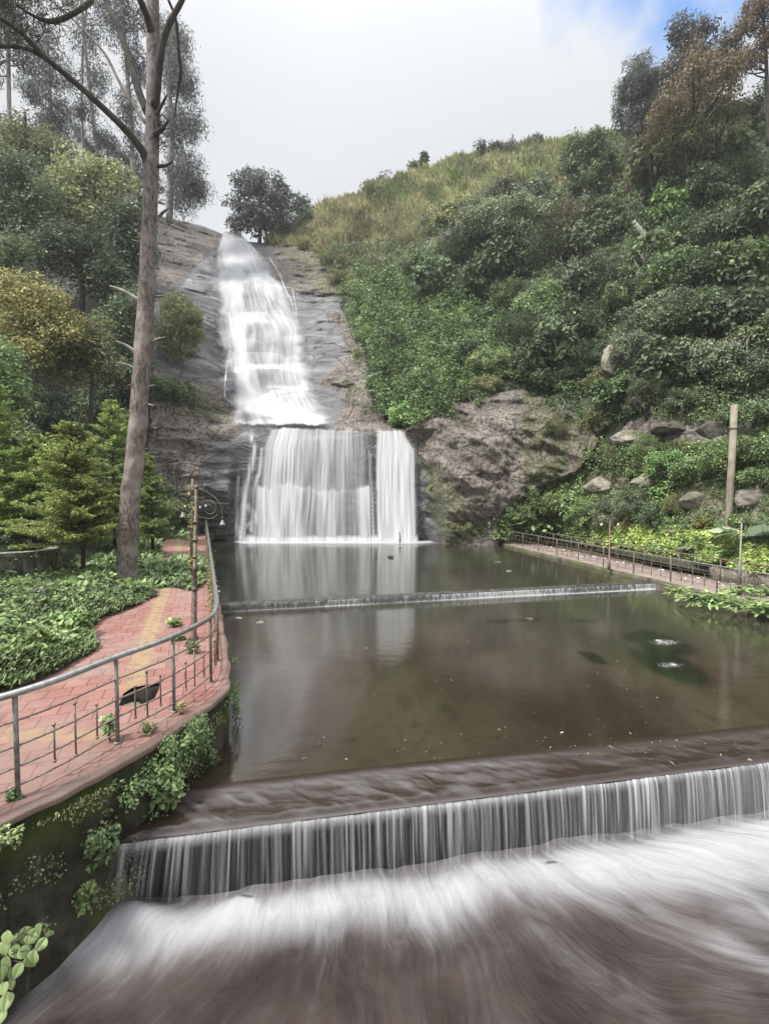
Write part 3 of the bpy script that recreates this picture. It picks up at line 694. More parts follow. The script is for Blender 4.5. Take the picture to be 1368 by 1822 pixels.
def build_basin():
    ns, nd = 560, 230
    s = np.linspace(-1.6, 22, ns) if False else np.concatenate([np.linspace(-2.6, 9.5, 470), np.linspace(9.6, 24, 90)])
    d = np.linspace(-.25, 7.5, nd) ** 1.0
    d = -.25 + 7.75 * np.linspace(0, 1, nd) ** 1.7
    Sg, Dg = np.meshgrid(s, d); X = WA[0] + wd[0] * Sg + wn[0] * Dg; Y = WA[1] + wd[1] * Sg + wn[1] * Dg
    q = np.stack([X, Y, 0 * X], -1)
    # flow lines fan out downstream; the right part streams towards the right
    A0 = 1.2 * sstep(Sg, 3.0, 7.5) - .6 * (1 - sstep(Sg, 0, 2.4))
    Us = Sg - A0 * Dg + .10 * fbm(q * 1.4, 3, 2)
    px, py = px_of(X, Y, ZB)
    wob = .16 * fbm(np.stack([Sg * 1.3, Dg * 0, 0 * X], -1), 6, 3)
    wide = .33 + .03 * Sg + .55 * sstep(Sg, 4.6, 7.6)
    foam = .98 * np.exp(-(np.maximum(0, Dg - .30 + wob) / wide) ** 2)
    foam = foam * (.34 + .66 * sstep(Dg + .5 * wob, -.02, .30)) * (.82 + .36 * vnoise(np.stack([Sg * 1.2, Dg * .8, 0 * X], -1), 66))
    # diagonal veils to the right
    for a, b, w, g, s0 in ((4.4, 1.05, .26, .52, 4.2), (5.3, 1.15, .34, .45, 5), (6.2, 1.0, .40, .7, 5.4), (3.2, .85, .22, .22, 3.0), (7.6, .9, .5, .6, 6), (5.8, .6, .16, .5, 5.2)):
        ln = Sg - a - b * Dg
        ln = ln + .16 * fbm(q * 1.1 + a, 15, 3); foam = np.maximum(foam, g * (.55 + .8 * vnoise(q * 2.2 + a, 5)) * np.exp(-(ln / w) ** 2) * sstep(Dg, 0, .4) * (1 - sstep(Dg, 1.6, 3.2)))
    left = np.exp(-((Sg + .55 + .25 * Dg) / .38) ** 2) * (1 - sstep(Dg, .5, 1.6)) * .7
    foam = np.maximum(foam, left)
    foam = np.maximum(foam, .34 * sstep(Sg - .6 * Dg, 3.2, 6.2))
    foam = foam * sstep(Sg + .12 * Dg, -.95, -.35) * (.88 + .16 * sstep(Sg, 1, 6))
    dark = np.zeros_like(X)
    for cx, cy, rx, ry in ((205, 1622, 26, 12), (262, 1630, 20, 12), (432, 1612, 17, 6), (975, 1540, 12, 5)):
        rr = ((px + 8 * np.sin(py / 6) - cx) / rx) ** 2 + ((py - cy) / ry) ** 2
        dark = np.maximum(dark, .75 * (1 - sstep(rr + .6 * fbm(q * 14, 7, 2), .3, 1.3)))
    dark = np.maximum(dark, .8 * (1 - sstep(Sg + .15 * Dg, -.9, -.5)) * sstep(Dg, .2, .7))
    Z = ZB + .05 * np.exp(-((Dg - .42) / .22) ** 2) + .05 * fbm(np.stack([Us * 2.4, Dg * .7, 0 * X], -1), 12, 3) + .12 * sstep(Sg, 4, 8) * np.exp(-((Dg - .8) / .5) ** 2) + .06 * fbm(q * .8, 2, 2)
    # a low rock shoulder under the water at the left end
    Z += .22 * np.exp(-(((px - 235) / 70) ** 2 + ((py - 1640) / 38) ** 2)) + .10 * np.exp(-(((px - 430) / 40) ** 2 + ((py - 1618) / 22) ** 2))
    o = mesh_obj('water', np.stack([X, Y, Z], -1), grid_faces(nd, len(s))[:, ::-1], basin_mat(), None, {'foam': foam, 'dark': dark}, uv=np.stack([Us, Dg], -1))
    tag(o, kind='structure')
build_basin()

# near weir: a dark concrete step, the water sliding over it and the curtain falling from it
def build_weir():
    root = empty('weir', (WA[0], WA[1], 0), 'wide concrete weir in front with a silky curtain of water falling from it', 'weir')
    loc = A([WA[0], WA[1], 0])
    s = np.linspace(-.7, 24, 900)
    prof = [(.62, ZM - .6), (.60, ZM - .03), (.25, ZM - .07), (.03, ZM - .115), (-.0, ZM - .14), (.02, ZM - .3), (.05, -1.6)]
    V = []
    for u, z in prof:
        q = np.column_stack([WA[0] + wd[0] * s - wn[0] * u, WA[1] + wd[1] * s - wn[1] * u, np.full(len(s), z)]) - loc
        V.append(q)
    m = NT('wet_black_concrete'); n = m.noise(m.mapping(m.pos(), (3, 3, 1)), 3, 6, .65)
    mat = m.end(m.bsdf(m.mix(n, (0.006, 0.006, 0.006), (0.026, 0.025, 0.025)), .7, spec=.15, normal=m.bump(n, .6, .03)))
    mesh_obj('weir_wall', A(V), grid_faces(len(prof), len(s)), mat, root)
    # sliding sheet
    nu = 60; s2 = np.linspace(-.6, 24, 1600); t = np.linspace(0, 1, nu)
    U = .66 - .68 * t
    Sg, Ug = np.meshgrid(s2, U); T = t[:, None] * np.ones_like(Sg)
    wv_ = .12 * fbm(np.stack([Sg * 1.1, 0 * Sg, 0 * Sg], -1), 6, 3); Z = ZM + .004 - .055 * sstep(T + wv_, .02, .75) - .06 * sstep(T, .80, 1.0) ** 1.6
    fall_s = sstep(Sg, -.3, .6) * (1 - .55 * sstep(Sg, 3.2, 5.5))
    q = np.stack([Sg * 3.0 - T * 2.6, T * 2.4, 0 * Sg], -1)
    Z += fall_s * sstep(T, .10, .3) * (1 - sstep(T, .75, 1)) * (.034 * (ridged(q, 4, 3) - .5) + .010 * np.sin(T * 17 + 3.0 * fbm(q, 5, 2)))
    X = WA[0] + wd[0] * Sg - wn[0] * Ug; Y = WA[1] + wd[1] * Sg - wn[1] * Ug
    m = NT('sliding_water'); sm = m.noise(m.pos(), 3.2, 4, .6, 1.0)
    g = m.attr('grey'); c = m.mix(g, (0.030, 0.021, 0.016), (0.17, 0.16, 0.165))
    mat = m.end(m.bsdf(c, .14, normal=m.bump(sm, .12, .02), spec=.7, ior=1.33))
    hump = sstep(T, .06, .2) * (1 - sstep(T, .32, .5)); grey = fall_s * (.22 * hump + .28 * sstep(ridged(q, 4, 3), .55, .85) * sstep(T, .1, .4))  # pale reflection on the hump and ripples is painted into the colour
    grey = np.maximum(grey, .25 * sstep(T, .9, 1))
    mesh_obj('sliding_water', np.stack([X, Y, Z], -1) - loc, grid_faces(nu, len(s2)), mat, root, {'grey': grey})
    # the curtain
    z0 = float(Z[-1].mean())
    for layer, (off, seed, den) in enumerate(((0.0, 3, 1.0), (.035, 9, .55))):
        nh = 40; s3 = np.linspace(-.62, 24, 5200); h = np.linspace(0, 1, nh)
        Sg, H = np.meshgrid(s3, h)
        fan = -.14 * (1 - sstep(Sg, -.6, 1.6)) * H
        Ss = Sg + fan
        out = .02 + off * .5 + (.10 + off) * np.sqrt(H) + .012 * fbm(np.stack([Sg * 5, H * .6, 0 * H], -1), seed, 2)
        Zc = z0 - .004 - (.93) * H + .010 * fbm(np.stack([Sg * 2.5, 0 * Sg, 0 * Sg], -1), 71, 3) * (1 - H)
        X = WA[0] + wd[0] * Ss + wn[0] * out; Y = WA[1] + wd[1] * Ss + wn[1] * out
        sw = Sg + .012 * fbm(np.stack([Sg * 2, H * 1.2, 0 * H], -1), seed + 1, 2)
        fine = vnoise(np.stack([sw * 42, H * .7, 0 * H + seed], -1), seed); med = vnoise(np.stack([sw * 17, H * .8, 0 * H], -1), seed + 2)
        big = vnoise(np.stack([sw * 3.0, H * .4, 0 * H], -1), seed + 4); xf = vnoise(np.stack([sw * 95, H * .5, 0 * H], -1), seed + 5)
        den_ = (.02 + .85 * sstep(fine, .42, 1.0) * (.15 + .95 * med) + .26 * sstep(xf, .5, 1.0) * (.2 + .8 * med)) * (1.05 - .45 * H) * (.30 + .8 * big) * (.80 + .28 * sstep(Sg, 1, 5))
        den_ = den_ + .12 * sstep(Sg, 3.5, 8) * (.4 + med); den_ = np.maximum(den_, .42 * (1 - sstep(H, .0, .16)) * (.35 + .65 * fine))
        den_ = np.maximum(den_ * den, .42 * sstep(H, .70, .97) * (.3 + .7 * big) * den)
        mesh_obj('water_curtain', np.stack([X, Y, Zc], -1) - loc, grid_faces(nh, len(s3)), M_fall, root, {'dens': np.clip(den_ * (1 - .75 * sstep(H, .9, 1.0)), 0, .96)})
build_weir()
def build_small_weir():
    root = empty('small_weir', (SA[0], SA[1], 0), 'low weir crossing the pool with a thin white spill of water', 'weir')
    loc = A([SA[0], SA[1], 0]); s = np.linspace(-.6, 24, 900)
    q = stack(s * 2.5, 0 * s, 0 * s); w = .03 * fbm(q, 4, 3)
    V = []
    for u, z in ((.5, -.5), (.42, -.02), (.24, .045), (.08, .055), (.0, .02), (-.02, -.06), (-.02, -.6)):
        V.append(np.column_stack([SA[0] + sdv[0] * s - sn[0] * (u + w), SA[1] + sdv[1] * s - sn[1] * (u + w), z + .012 * fbm(q * 2 + z, 7, 3)]) - loc)
    mesh_obj('sill', A(V), grid_faces(7, len(s)), simple('wet_sill', (0.022, 0.021, 0.019), (0.085, 0.08, 0.07), 9, .4, 0, .7, .02), root)
    s = np.linspace(-.5, 24, 2400); h = np.linspace(0, 1, 10); Sg, H = np.meshgrid(s, h)
    out = .035 + .05 * np.sqrt(H); X = SA[0] + sdv[0] * Sg + sn[0] * out; Y = SA[1] + sdv[1] * Sg + sn[1] * out
    st = vnoise(np.stack([Sg * 24, H, 0 * H], -1), 3); b = vnoise(np.stack([Sg * .8, 0 * H, 0 * H], -1), 5)
    den = .04 + sstep(st * .6 + .5 * b + .25 * sstep(Sg, 3, 12), .35, 1.15) * .45 + .6 * sstep(H, .65, 1) * (.25 + b)
    mesh_obj('spill', np.stack([X, Y, -.0 - .2 * H], -1) - loc, grid_faces(10, len(s)), M_fall, root, {'dens': np.clip(den, 0, .93)})
build_small_weir()

# ------------------------------------------------------------------ the waterfall
def build_waterfall():
    root = empty('waterfall', tuple(P(570, 962, 33)), 'tall white waterfall sliding down the rock in two tiers into the pool', 'waterfall')
    loc = A(root.location)
    # upper cascade
    Lx = A([(418, 402), (430, 398), (455, 388), (500, 384), (560, 388), (620, 398), (660, 404), (700, 414), (730, 420), (759, 425)], float)
    Rx = A([(418, 428), (430, 440), (455, 462), (480, 480), (520, 512), (560, 530), (600, 546), (660, 549), (700, 556), (730, 572), (759, 592)], float)
    ny, nx = 560, 300
    y = np.linspace(421, 764, ny); t = np.linspace(-.10, 1.10, nx); T, Y = np.meshgrid(t, y)
    xl = np.interp(Y, Lx[:, 0], Lx[:, 1]); xr = np.interp(Y, Rx[:, 0], Rx[:, 1]); X = xl + (xr - xl) * T
    q = lambda a, b, s=0: np.stack([T * (xr - xl).mean() / 10 * a, Y / 10 * b, 0 * T + s], -1)
    warp = fbm(q(.35, .22), 3, 3)
    e = sstep(T + .10 * fbm(q(.3, .5), 9, 3), -.02, .14) * (1 - sstep(T + .10 * fbm(q(.3, .5), 19, 3), .86, 1.03))
    qs = np.stack([(T + .07 * warp) * 26, Y / 34, 0 * T], -1)
    st = .6 * vnoise(qs, 2) + .4 * vnoise(qs * A([2.6, 1.3, 1]), 4)
    den = .80 + .60 * (st - .5)
    # scalloped ledges: bright along each lip, thinning below it
    for k, (ry, rx, a) in enumerate(((47, 1.8, .12), (71, 1.3, .16), (29, 3.4, .05))):
        cell = T * rx + .6 * fbm(q(.12, .1), 31 + k, 2); ci = np.floor(cell); cf = cell - ci - .5
        ph = (Y + (cf ** 2) * -38 + 60 * _hash(ci.astype(int), ci.astype(int) * 0, ci.astype(int) * 0, k)) / ry
        fr = ph - np.floor(ph)
        den = den + .75 * a * (np.exp(-fr * 4.0) - .55 * sstep(fr, .2, .95))
    for cx, cy, rx, ry, a in ((455, 535, 21, 24, .55), (456, 595, 18, 17, .62), (463, 638, 14, 24, .60), (497, 636, 24, 30, .33), (470, 682, 13, 20, .50), (500, 680, 20, 20, .25), (409, 585, 9, 34, .55), (412, 685, 11, 26, .9),
                              (438, 493, 12, 8, .35), (392, 520, 9, 34, .35), (520, 560, 12, 16, .2), (440, 749, 12, 9, .45), (478, 753, 9, 8, .45), (500, 748, 14, 5, .2), (525, 470, 12, 30, .3), (420, 630, 7, 30, .25)):
        r2 = ((X - cx + 3 * warp * 3) / rx) ** 2 + ((Y - cy) / ry) ** 2
        top = 1 - .0 * r2
        den = den - .72 * a * np.exp(-r2 ** 1.3) * top
    for pts, w, a in ((((449, 660), (508, 661)), 3, .5), (((436, 582), (456, 574), (478, 582)), 3, .35), (((425, 510), (455, 503), (475, 512), (490, 540)), 4, .3), (((482, 696), (548, 697)), 3, .35),
                      (((429, 705), (460, 716), (500, 738), (580, 755)), 12, .6), (((428, 480), (424, 560), (440, 640), (440, 700)), 9, .45), (((400, 492), (440, 497), (484, 500)), 3, .3),
                      (((500, 480), (525, 560), (540, 640), (545, 700)), 9, .35), (((410, 430), (425, 470)), 14, .4), (((448, 735), (560, 757)), 5, .4)):
        c = spline(A(pts, float), 40) if len(pts) > 2 else A(pts[0]) + (A(pts[1]) - A(pts[0])) * np.linspace(0, 1, 40)[:, None]
        dd = np.full(X.shape, 1e9)
        for cx, cy in c: dd = np.minimum(dd, (X - cx) ** 2 + (Y - cy) ** 2)
        den = den + a * np.exp(-dd / w ** 2)
    low = vnoise(np.stack([X / 26, Y / 20, 0 * X], -1), 77); den = den + .25 * (low - .5)
    den = np.clip(den, 0.0, .97) * e
    den = den * (1 - .95 * sstep(Y + 3 * fbm(np.stack([X / 12, 0 * X, 0 * X], -1), 3, 2), 759, 763))
    off = .22 + .10 * (den) + .22 * (vnoise(np.stack([X / 14, Y / 20, 0 * X], -1), 5) - .5) * den
    V = TP(X, Y, 0, False); V = V - A([0, 1, 0]) * (off[..., None] * 1.3 + .45) + A([0, 0, .15])
    mesh_obj('upper_cascade', V - loc, grid_faces(ny, nx), M_casc, root, {'dens': den})
    # thin side threads over the bare rock
    L = []
    for pts, w, a in ((((478, 455), (498, 490), (508, 515), (520, 540), (526, 575)), 1.6, .55), (((492, 470), (505, 505), (512, 530)), 1.2, .35), (((412, 610), (406, 640), (402, 670), (400, 708)), 2.2, .75), (((520, 512), (526, 545), (530, 580)), 1.3, .45),
                      (((356, 527), (380, 530), (398, 536)), 1.2, .45), (((350, 488), (385, 496)), 1.0, .35), (((500, 508), (560, 522), (600, 530)), .9, .3), (((536, 595), (580, 598)), .8, .3),
                      (((402, 708), (418, 722), (428, 735)), 1.2, .5)):
        c = spline(A(pts, float), 40) if len(pts) > 2 else A([A(pts[0]) + (A(pts[1]) - A(pts[0])) * k for k in np.linspace(0, 1, 40)])
        tt = norm(np.gradient(c, axis=0)); nn = np.stack([-tt[:, 1], tt[:, 0]], -1)
        ws = A([-1, -.3, .3, 1]) * w * 1.0
        g = c[None] + nn[None] * ws[:, None, None]
        V = TP(g[..., 0], g[..., 1], .35)
        al = A([0, 1, 1, 0])[:, None] * a * .7 * (.6 + .8 * vnoise(np.stack([c[:, 0] / 6, c[:, 1] / 6, 0 * c[:, 0]], -1), 4))[None] * np.ones((4, 40))
        al[:, 0] = 0; al[:, -1] = 0
        mesh_obj('side_thread', V - loc, grid_faces(4, 40), M_fall, root, {'dens': np.clip(al, 0, .9)})
    # lower fall
    ny, nx = 300, 640
    y = np.linspace(760, 964, ny); x = np.linspace(412, 746, nx); X, Y = np.meshgrid(x, y); H = (Y - 765) / 197
    bend = 9 * (H - .2) * (1 - sstep(X, 560, 640)) * 1.0 * (-1) + 8 * sstep(X, 600, 660) * (H) * (1 - sstep(X, 655, 672))
    Xs = X - bend
    bend = bend + 10 * (1 - sstep(Y, 766, 800)) * (1 - sstep(X, 470, 560)) - 26 * (1 - sstep(Y, 764, 812)) ** 1.5 * sstep(X, 690, 735)
    Xs = X - bend
    Xs = Xs + 2.6 * fbm(np.stack([X / 60, Y / 85, 0 * X], -1), 44, 2)
    wv = 1.2 * fbm(np.stack([X / 18, Y / 60, 0 * X], -1), 3, 2)
    s1 = vnoise(np.stack([(Xs + wv) / 3.4, Y / 60, 0 * X], -1), 2); s2 = vnoise(np.stack([(Xs + wv) / 9, Y / 80, 0 * X], -1), 4); s3 = vnoise(np.stack([(Xs + wv) / 1.6, Y / 50, 0 * X], -1), 6)
    st = .42 * s1 + .38 * s2 + .2 * s3
    def env(up):
        pts = ([(412, 0), (440, .0), (466, .05), (478, .75), (500, .92), (540, .8), (552, .45), (575, .72), (600, .5), (618, .6), (630, .35), (640, .4), (648, .08), (666, .0), (672, .7), (690, .95), (715, 1.0), (730, .9), (738, .2), (744, 0)] if up else
               [(412, 0), (425, .1), (455, .2), (468, .75), (480, .95), (520, .9), (556, .55), (568, .42), (580, .8), (598, .75), (606, .42), (630, .35), (640, .75), (652, .8), (657, .12), (670, .08), (674, .75), (690, .95), (712, 1.0), (732, .92), (738, .25), (744, 0)])
        p = A(pts, float); return np.interp(Xs, p[:, 0], p[:, 1])
    yl = 862 + 9 * fbm(np.stack([X / 30, 0 * X, 0 * X], -1), 8, 2) + 5 * fbm(np.stack([X / 8, 0 * X, 0 * X], -1), 18, 2) - 5 * np.exp(-((X - 500) / 40) ** 2)
    yl = np.where(X > 668, 868, yl)
    Xr = X + np.where(X > 660, 24 * (1 - sstep(Y, 766, 805)) * sstep(X, 685, 720), 0)
    lo = sstep(Y, yl - 3, yl + 9)
    E = env(True) * (1 - lo) + env(False) * lo
    fade_u = 1.12 - .28 * sstep(Y, 775, yl) * (1 - sstep(X, 665, 675)); fade_l = 1.15 - .32 * sstep(Y, yl + 8, 955) * (1 - sstep(X, 665, 675))
    den = E * (.74 + 1.25 * (st - .38)) * np.where(lo > .5, fade_l, fade_u)
    den += .09 * np.exp(-((Y - yl - 6) / 7) ** 2) * (X > 470) * (X < 656) * (.5 + s2) * sstep(E, .1, .5)
    den = np.where((Xs > 674) & (Xs < 737), np.maximum(den, .62 + .3 * s2), den)
    # narrow strands to the left
    for pts, w, a in ((((447, 775), (452, 800), (444, 840), (436, 880), (430, 955)), 4.2, .85), (((466, 800), (462, 840), (458, 850), (452, 880), (448, 940)), 3.0, .6), (((424, 850), (421, 900), (424, 950)), 2.2, .4),
                      (((432, 900), (446, 905), (458, 925), (464, 955)), 4, .75), (((428, 905), (424, 930), (428, 958)), 3.5, .7), (((440, 935), (452, 928), (462, 940), (466, 958)), 2.5, .6), (((660, 810), (659, 840), (661, 865), (664, 950)), 2.0, .55), (((653, 775), (657, 820), (658, 865)), 1.5, .4)):
        c = spline(A(pts, float), 40); dd = np.full(X.shape, 1e9)
        for cx, cy in c: dd = np.minimum(dd, (X - cx) ** 2 + ((Y - cy) * .6) ** 2)
        den = np.maximum(den, .85 * a * np.exp(-dd / (w * (.8 + .9 * H)) ** 2) * (.35 + 1.1 * s1))
    foot = sstep(Y, 946, 960) * sstep(X, 420, 440) * (1 - sstep(X, 741, 746))
    den = np.maximum(den, foot * (.75 + .25 * s2)); den = den * sstep(X, 413, 420) * (1 - sstep(X, 741, 746))
    lipy = 763 + 4 * (X - 560) / 180 + 2.5 * fbm(np.stack([X / 9, 0 * X, 0 * X], -1), 13, 3); den = den * sstep(Y, lipy - 1.5, lipy + 3) * (.82 + .18 * sstep(Y, lipy, lipy + 22))
    den = np.clip(den * 1.08, 0, .97)
    # the sheet leaves the lip and stands clear of the rock face
    rel = .10 * (s2 - .5) + .05 * (s1 - .5)
    D = 32.95 - .55 * np.sqrt(np.clip((Y - 760) / 200, 0, 1)) - rel
    mesh_obj('lower_fall', P(X, Y, D) - loc, grid_faces(ny, nx), M_fall, root, {'dens': den})
build_waterfall()
# ------------------------------------------------------------------ railings and lamp posts beside the red path
def rail_run(pts, base_z, step):
    return pts
def build_left_railing():
    posts = [(-5.6, 2.25), (-4.45, 3.0), (-3.44, 4.12), (-3.06, 5.06), (-2.76, 5.80), (-2.63, 6.72), (-2.86, 7.62)]
    a = A(posts[-1]); b = A((-13.1, 33.0)); n = 17
    far = [tuple(a + (b - a) * (k / n)) for k in range(1, n + 1)]
    root = empty('railing', (-2.86, 7.62, ZP), 'steel railing with a thick grey handrail curving along the edge of the red path', 'railing')
    loc = A(root.location); allp = posts + far
    near_c = spline(A(posts), 90); line = np.vstack([near_c, A(far)])
    def at(z, pts=line, dz=0): return np.column_stack([pts, np.full(len(pts), ZP + z)]) - loc
    MB().tube(at(1.0, line), .036, 12).obj('handrail', M_handrail, root)
    for k, z in enumerate((.74, .50, .30, .12)):
        MB().tube(at(z), .011, 6).obj('rod', M_rod, root)
    for i, p in enumerate(allp):
        q = A([*p, ZP]) - loc; r = .022
        b = MB().tube([q + (0, 0, -.03), q + (0, 0, .5), q + (0, 0, .98)], r, 10)
        b.tube([q + (0, 0, .0), q + (0, 0, .015)], r * 2.1, 10)
        b.obj('post', M_grey_iron if i < 5 else M_rust, root)
    # short balusters with round ends between the posts
    seg = [(0, 1), (1, 2), (2, 3), (3, 4), (4, 5), (5, 6)] + [(k, k + 1) for k in range(6, 15)]
    for (i, j) in seg:
        c = spline(A(allp[max(0, i - 1):j + 2]), 60) if j < 7 else None
        for k, (t, z0, z1) in enumerate(((.30, .19, .56), (.52, .13, .68), (.74, .19, .56))):
            if c is not None:
                off = (1 if i > 0 else 0); u = (off + t) / (len(allp[max(0, i - 1):j + 2]) - 1) * 59
                p = c[int(u)]
            else: p = A(allp[i]) + (A(allp[j]) - A(allp[i])) * t
            q = A([*p, ZP]) - loc
            b = MB().tube([q + (0, 0, z0), q + (0, 0, z1)], .0095, 6).ball(q + (0, 0, z1), .019, 8).ball(q + (0, 0, z0), .018, 8)
            b.obj('baluster', M_rust if i % 2 else M_rod, root)
build_left_railing()
def spiral(c, r0, r1, turns, start, plane=(1, 0), n=46, sgn=1):
    th = np.linspace(0, turns * 2 * math.pi, n); r = r0 + (r1 - r0) * np.linspace(0, 1, n) ** .8
    a = start + sgn * th
    return np.stack([c[0] + plane[0] * r * np.cos(a), c[1] + plane[1] * r * np.cos(a), c[2] + r * np.sin(a)], -1)
def build_lamp_post():
    b0 = A([*P(345, 1140, 8.75)[:2], ZP]); root = empty('lamp_post', tuple(b0), 'tall bronze garden lamp post with scrolled iron arms beside the red path', 'lamp post')
    H = 2.98; tx = .10
    def Z(z): return A([tx * z / H, 0, z])
    m = MB().tube([Z(0), Z(.05), Z(.06), Z(1.0)], [.085, .085, .052, .048], 12); m.obj('base', simple('dark_brown_iron', (0.045, 0.030, 0.024), (0.12, 0.08, 0.062), 12, .6, .2), root)
    m = MB().tube([Z(.98), Z(1.02), Z(1.03), Z(1.35), Z(1.36), Z(1.42), Z(1.43), Z(H - .02)], [.06, .06, .045, .043, .056, .056, .040, .030], 12)
    m.ball(Z(H + .01), .045, 8); m.obj('shaft', M_lamp, root)
    for z in (1.62, 1.95, 2.3): MB().tube([Z(z), Z(z + .03)], .055, 10).obj('ring', M_lamp, root)
    for sgn, zc in ((-1, 2.72), (1, 2.60)):
        m = MB(); c = Z(zc) + A([sgn * .26, 0, -.02])
        m.tube(spiral(c, .19, .04, 1.6, math.pi if sgn > 0 else 0, sgn=-sgn), .011, 6)
        m.tube(spline([Z(2.92), Z(2.93) + A([sgn * .1, 0, .02]), c + A([sgn * .1, 0, .22]), c + A([sgn * .23, 0, .05]), c + A([sgn * .25, 0, -.15])], 24), .010, 6)
        m.tube(spline([Z(2.40), Z(2.44) + A([sgn * .08, 0, -.03]), c + A([sgn * .02, 0, -.2]), c + A([sgn * .16, 0, -.12])], 20), .010, 6)
        m.tube(spiral(c + A([-sgn * .16, 0, .16]), .07, .02, 1.2, 0), .008, 6)
        s = m.obj('scroll', M_lamp, root)
        e = c + A([sgn * .25, 0, -.15]) if sgn > 0 else c + A([-.0, 0, -.12])
        d = MB(); d.tube([e, e + A([0, 0, -.10])], .006, 5)
        k = 10; th = np.linspace(0, 2 * math.pi, 16, endpoint=False)
        d.tube([e + A([0, 0, -.08]), e + A([0, 0, -.10]), e + A([0, 0, -.15]), e + A([0, 0, -.17])], [.018, .028, .045, .078], 14)
        d.obj('lamp_shade', M_grey_iron, root)
    fl = MB()
    for dx, z in ((-.20, 2.62), (.09, 2.60), (.20, 2.63), (-.13, 2.86)): MB().ball(Z(z) + A([dx, -.02, 0]), (.022, .015, .028), 6).obj('ornament', M_lampwhite, root)
    pass
    # old flat bracket posts behind it, wrapped in dry creeper
    b1 = A([*P(341, 1030, 14.3)[:2], ZP]); r = empty('creeper_post', tuple(b1), 'thin iron post wrapped in dry creeper behind the bronze lamp post', 'post')
    MB().tube([(0, 0, 0), (.02, 0, 1.5), (.09, 0, 3.35)], [.05, .045, .04], 8).obj('shaft', M_rust, r)
    rng = np.random.default_rng(12); L = Leaves()
    zz = rng.uniform(.2, 3.2, 60); clumps(L, rng, np.column_stack([.09 * zz / 3.3 + rng.normal(0, .04, 60), rng.normal(0, .05, 60), zz]), .09, 16, .07, .6, droop=.5)
    L.obj('creeper', LM['olive'], r)
build_lamp_post()

# ------------------------------------------------------------------ low wall on the left
def build_low_wall():
    p0 = A(P(-260, 1060, 11.8)[:2]); p1 = A(P(88, 1040, 14.4)[:2]); p1b = A(P(112, 1015, 16.5)[:2])
    c = spline([p0, (p0 + p1) / 2 + A([.15, -.1]), p1, p1b], 90); t = norm(np.gradient(c, axis=0)); n = np.stack([-t[:, 1], t[:, 0]], -1)
    zt = 1.62; R = []
    for o, z in ((0.0, .3), (.0, 1.0), (.03, zt - .12), (-.04, zt - .12), (-.04, zt), (.36, zt), (.36, .4)):
        q = np.column_stack([c + n * o, np.full(len(c), z)]); q[:, :2] += n * (.03 * fbm(q * 2, 3, 3))[:, None]; R.append(q)
    root = empty('low_wall', tuple(A([*p1, ZP])), 'old grey concrete wall with a pale top beside the small conifer', 'wall'); loc = A(root.location)
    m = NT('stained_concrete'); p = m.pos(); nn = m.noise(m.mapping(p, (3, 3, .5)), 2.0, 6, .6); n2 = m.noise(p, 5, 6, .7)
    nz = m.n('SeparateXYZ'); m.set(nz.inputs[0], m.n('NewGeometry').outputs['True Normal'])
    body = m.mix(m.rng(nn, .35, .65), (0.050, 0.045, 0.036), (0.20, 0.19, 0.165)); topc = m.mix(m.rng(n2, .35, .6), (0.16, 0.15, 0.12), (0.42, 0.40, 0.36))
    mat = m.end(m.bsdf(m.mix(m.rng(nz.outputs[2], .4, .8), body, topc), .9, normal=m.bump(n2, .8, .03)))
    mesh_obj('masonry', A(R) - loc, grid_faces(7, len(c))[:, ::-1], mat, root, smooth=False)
    rng = np.random.default_rng(5); L = Leaves(); k = 40; i = rng.integers(30, 88, k)
    q = np.column_stack([c[i] - n[i] * .05, rng.uniform(.7, 1.5, k)]) - loc
    clumps(L, rng, q, .13, 16, .06, .6, droop=.8)
    L.obj('dry_creeper', LM['olive'], root)
build_low_wall()

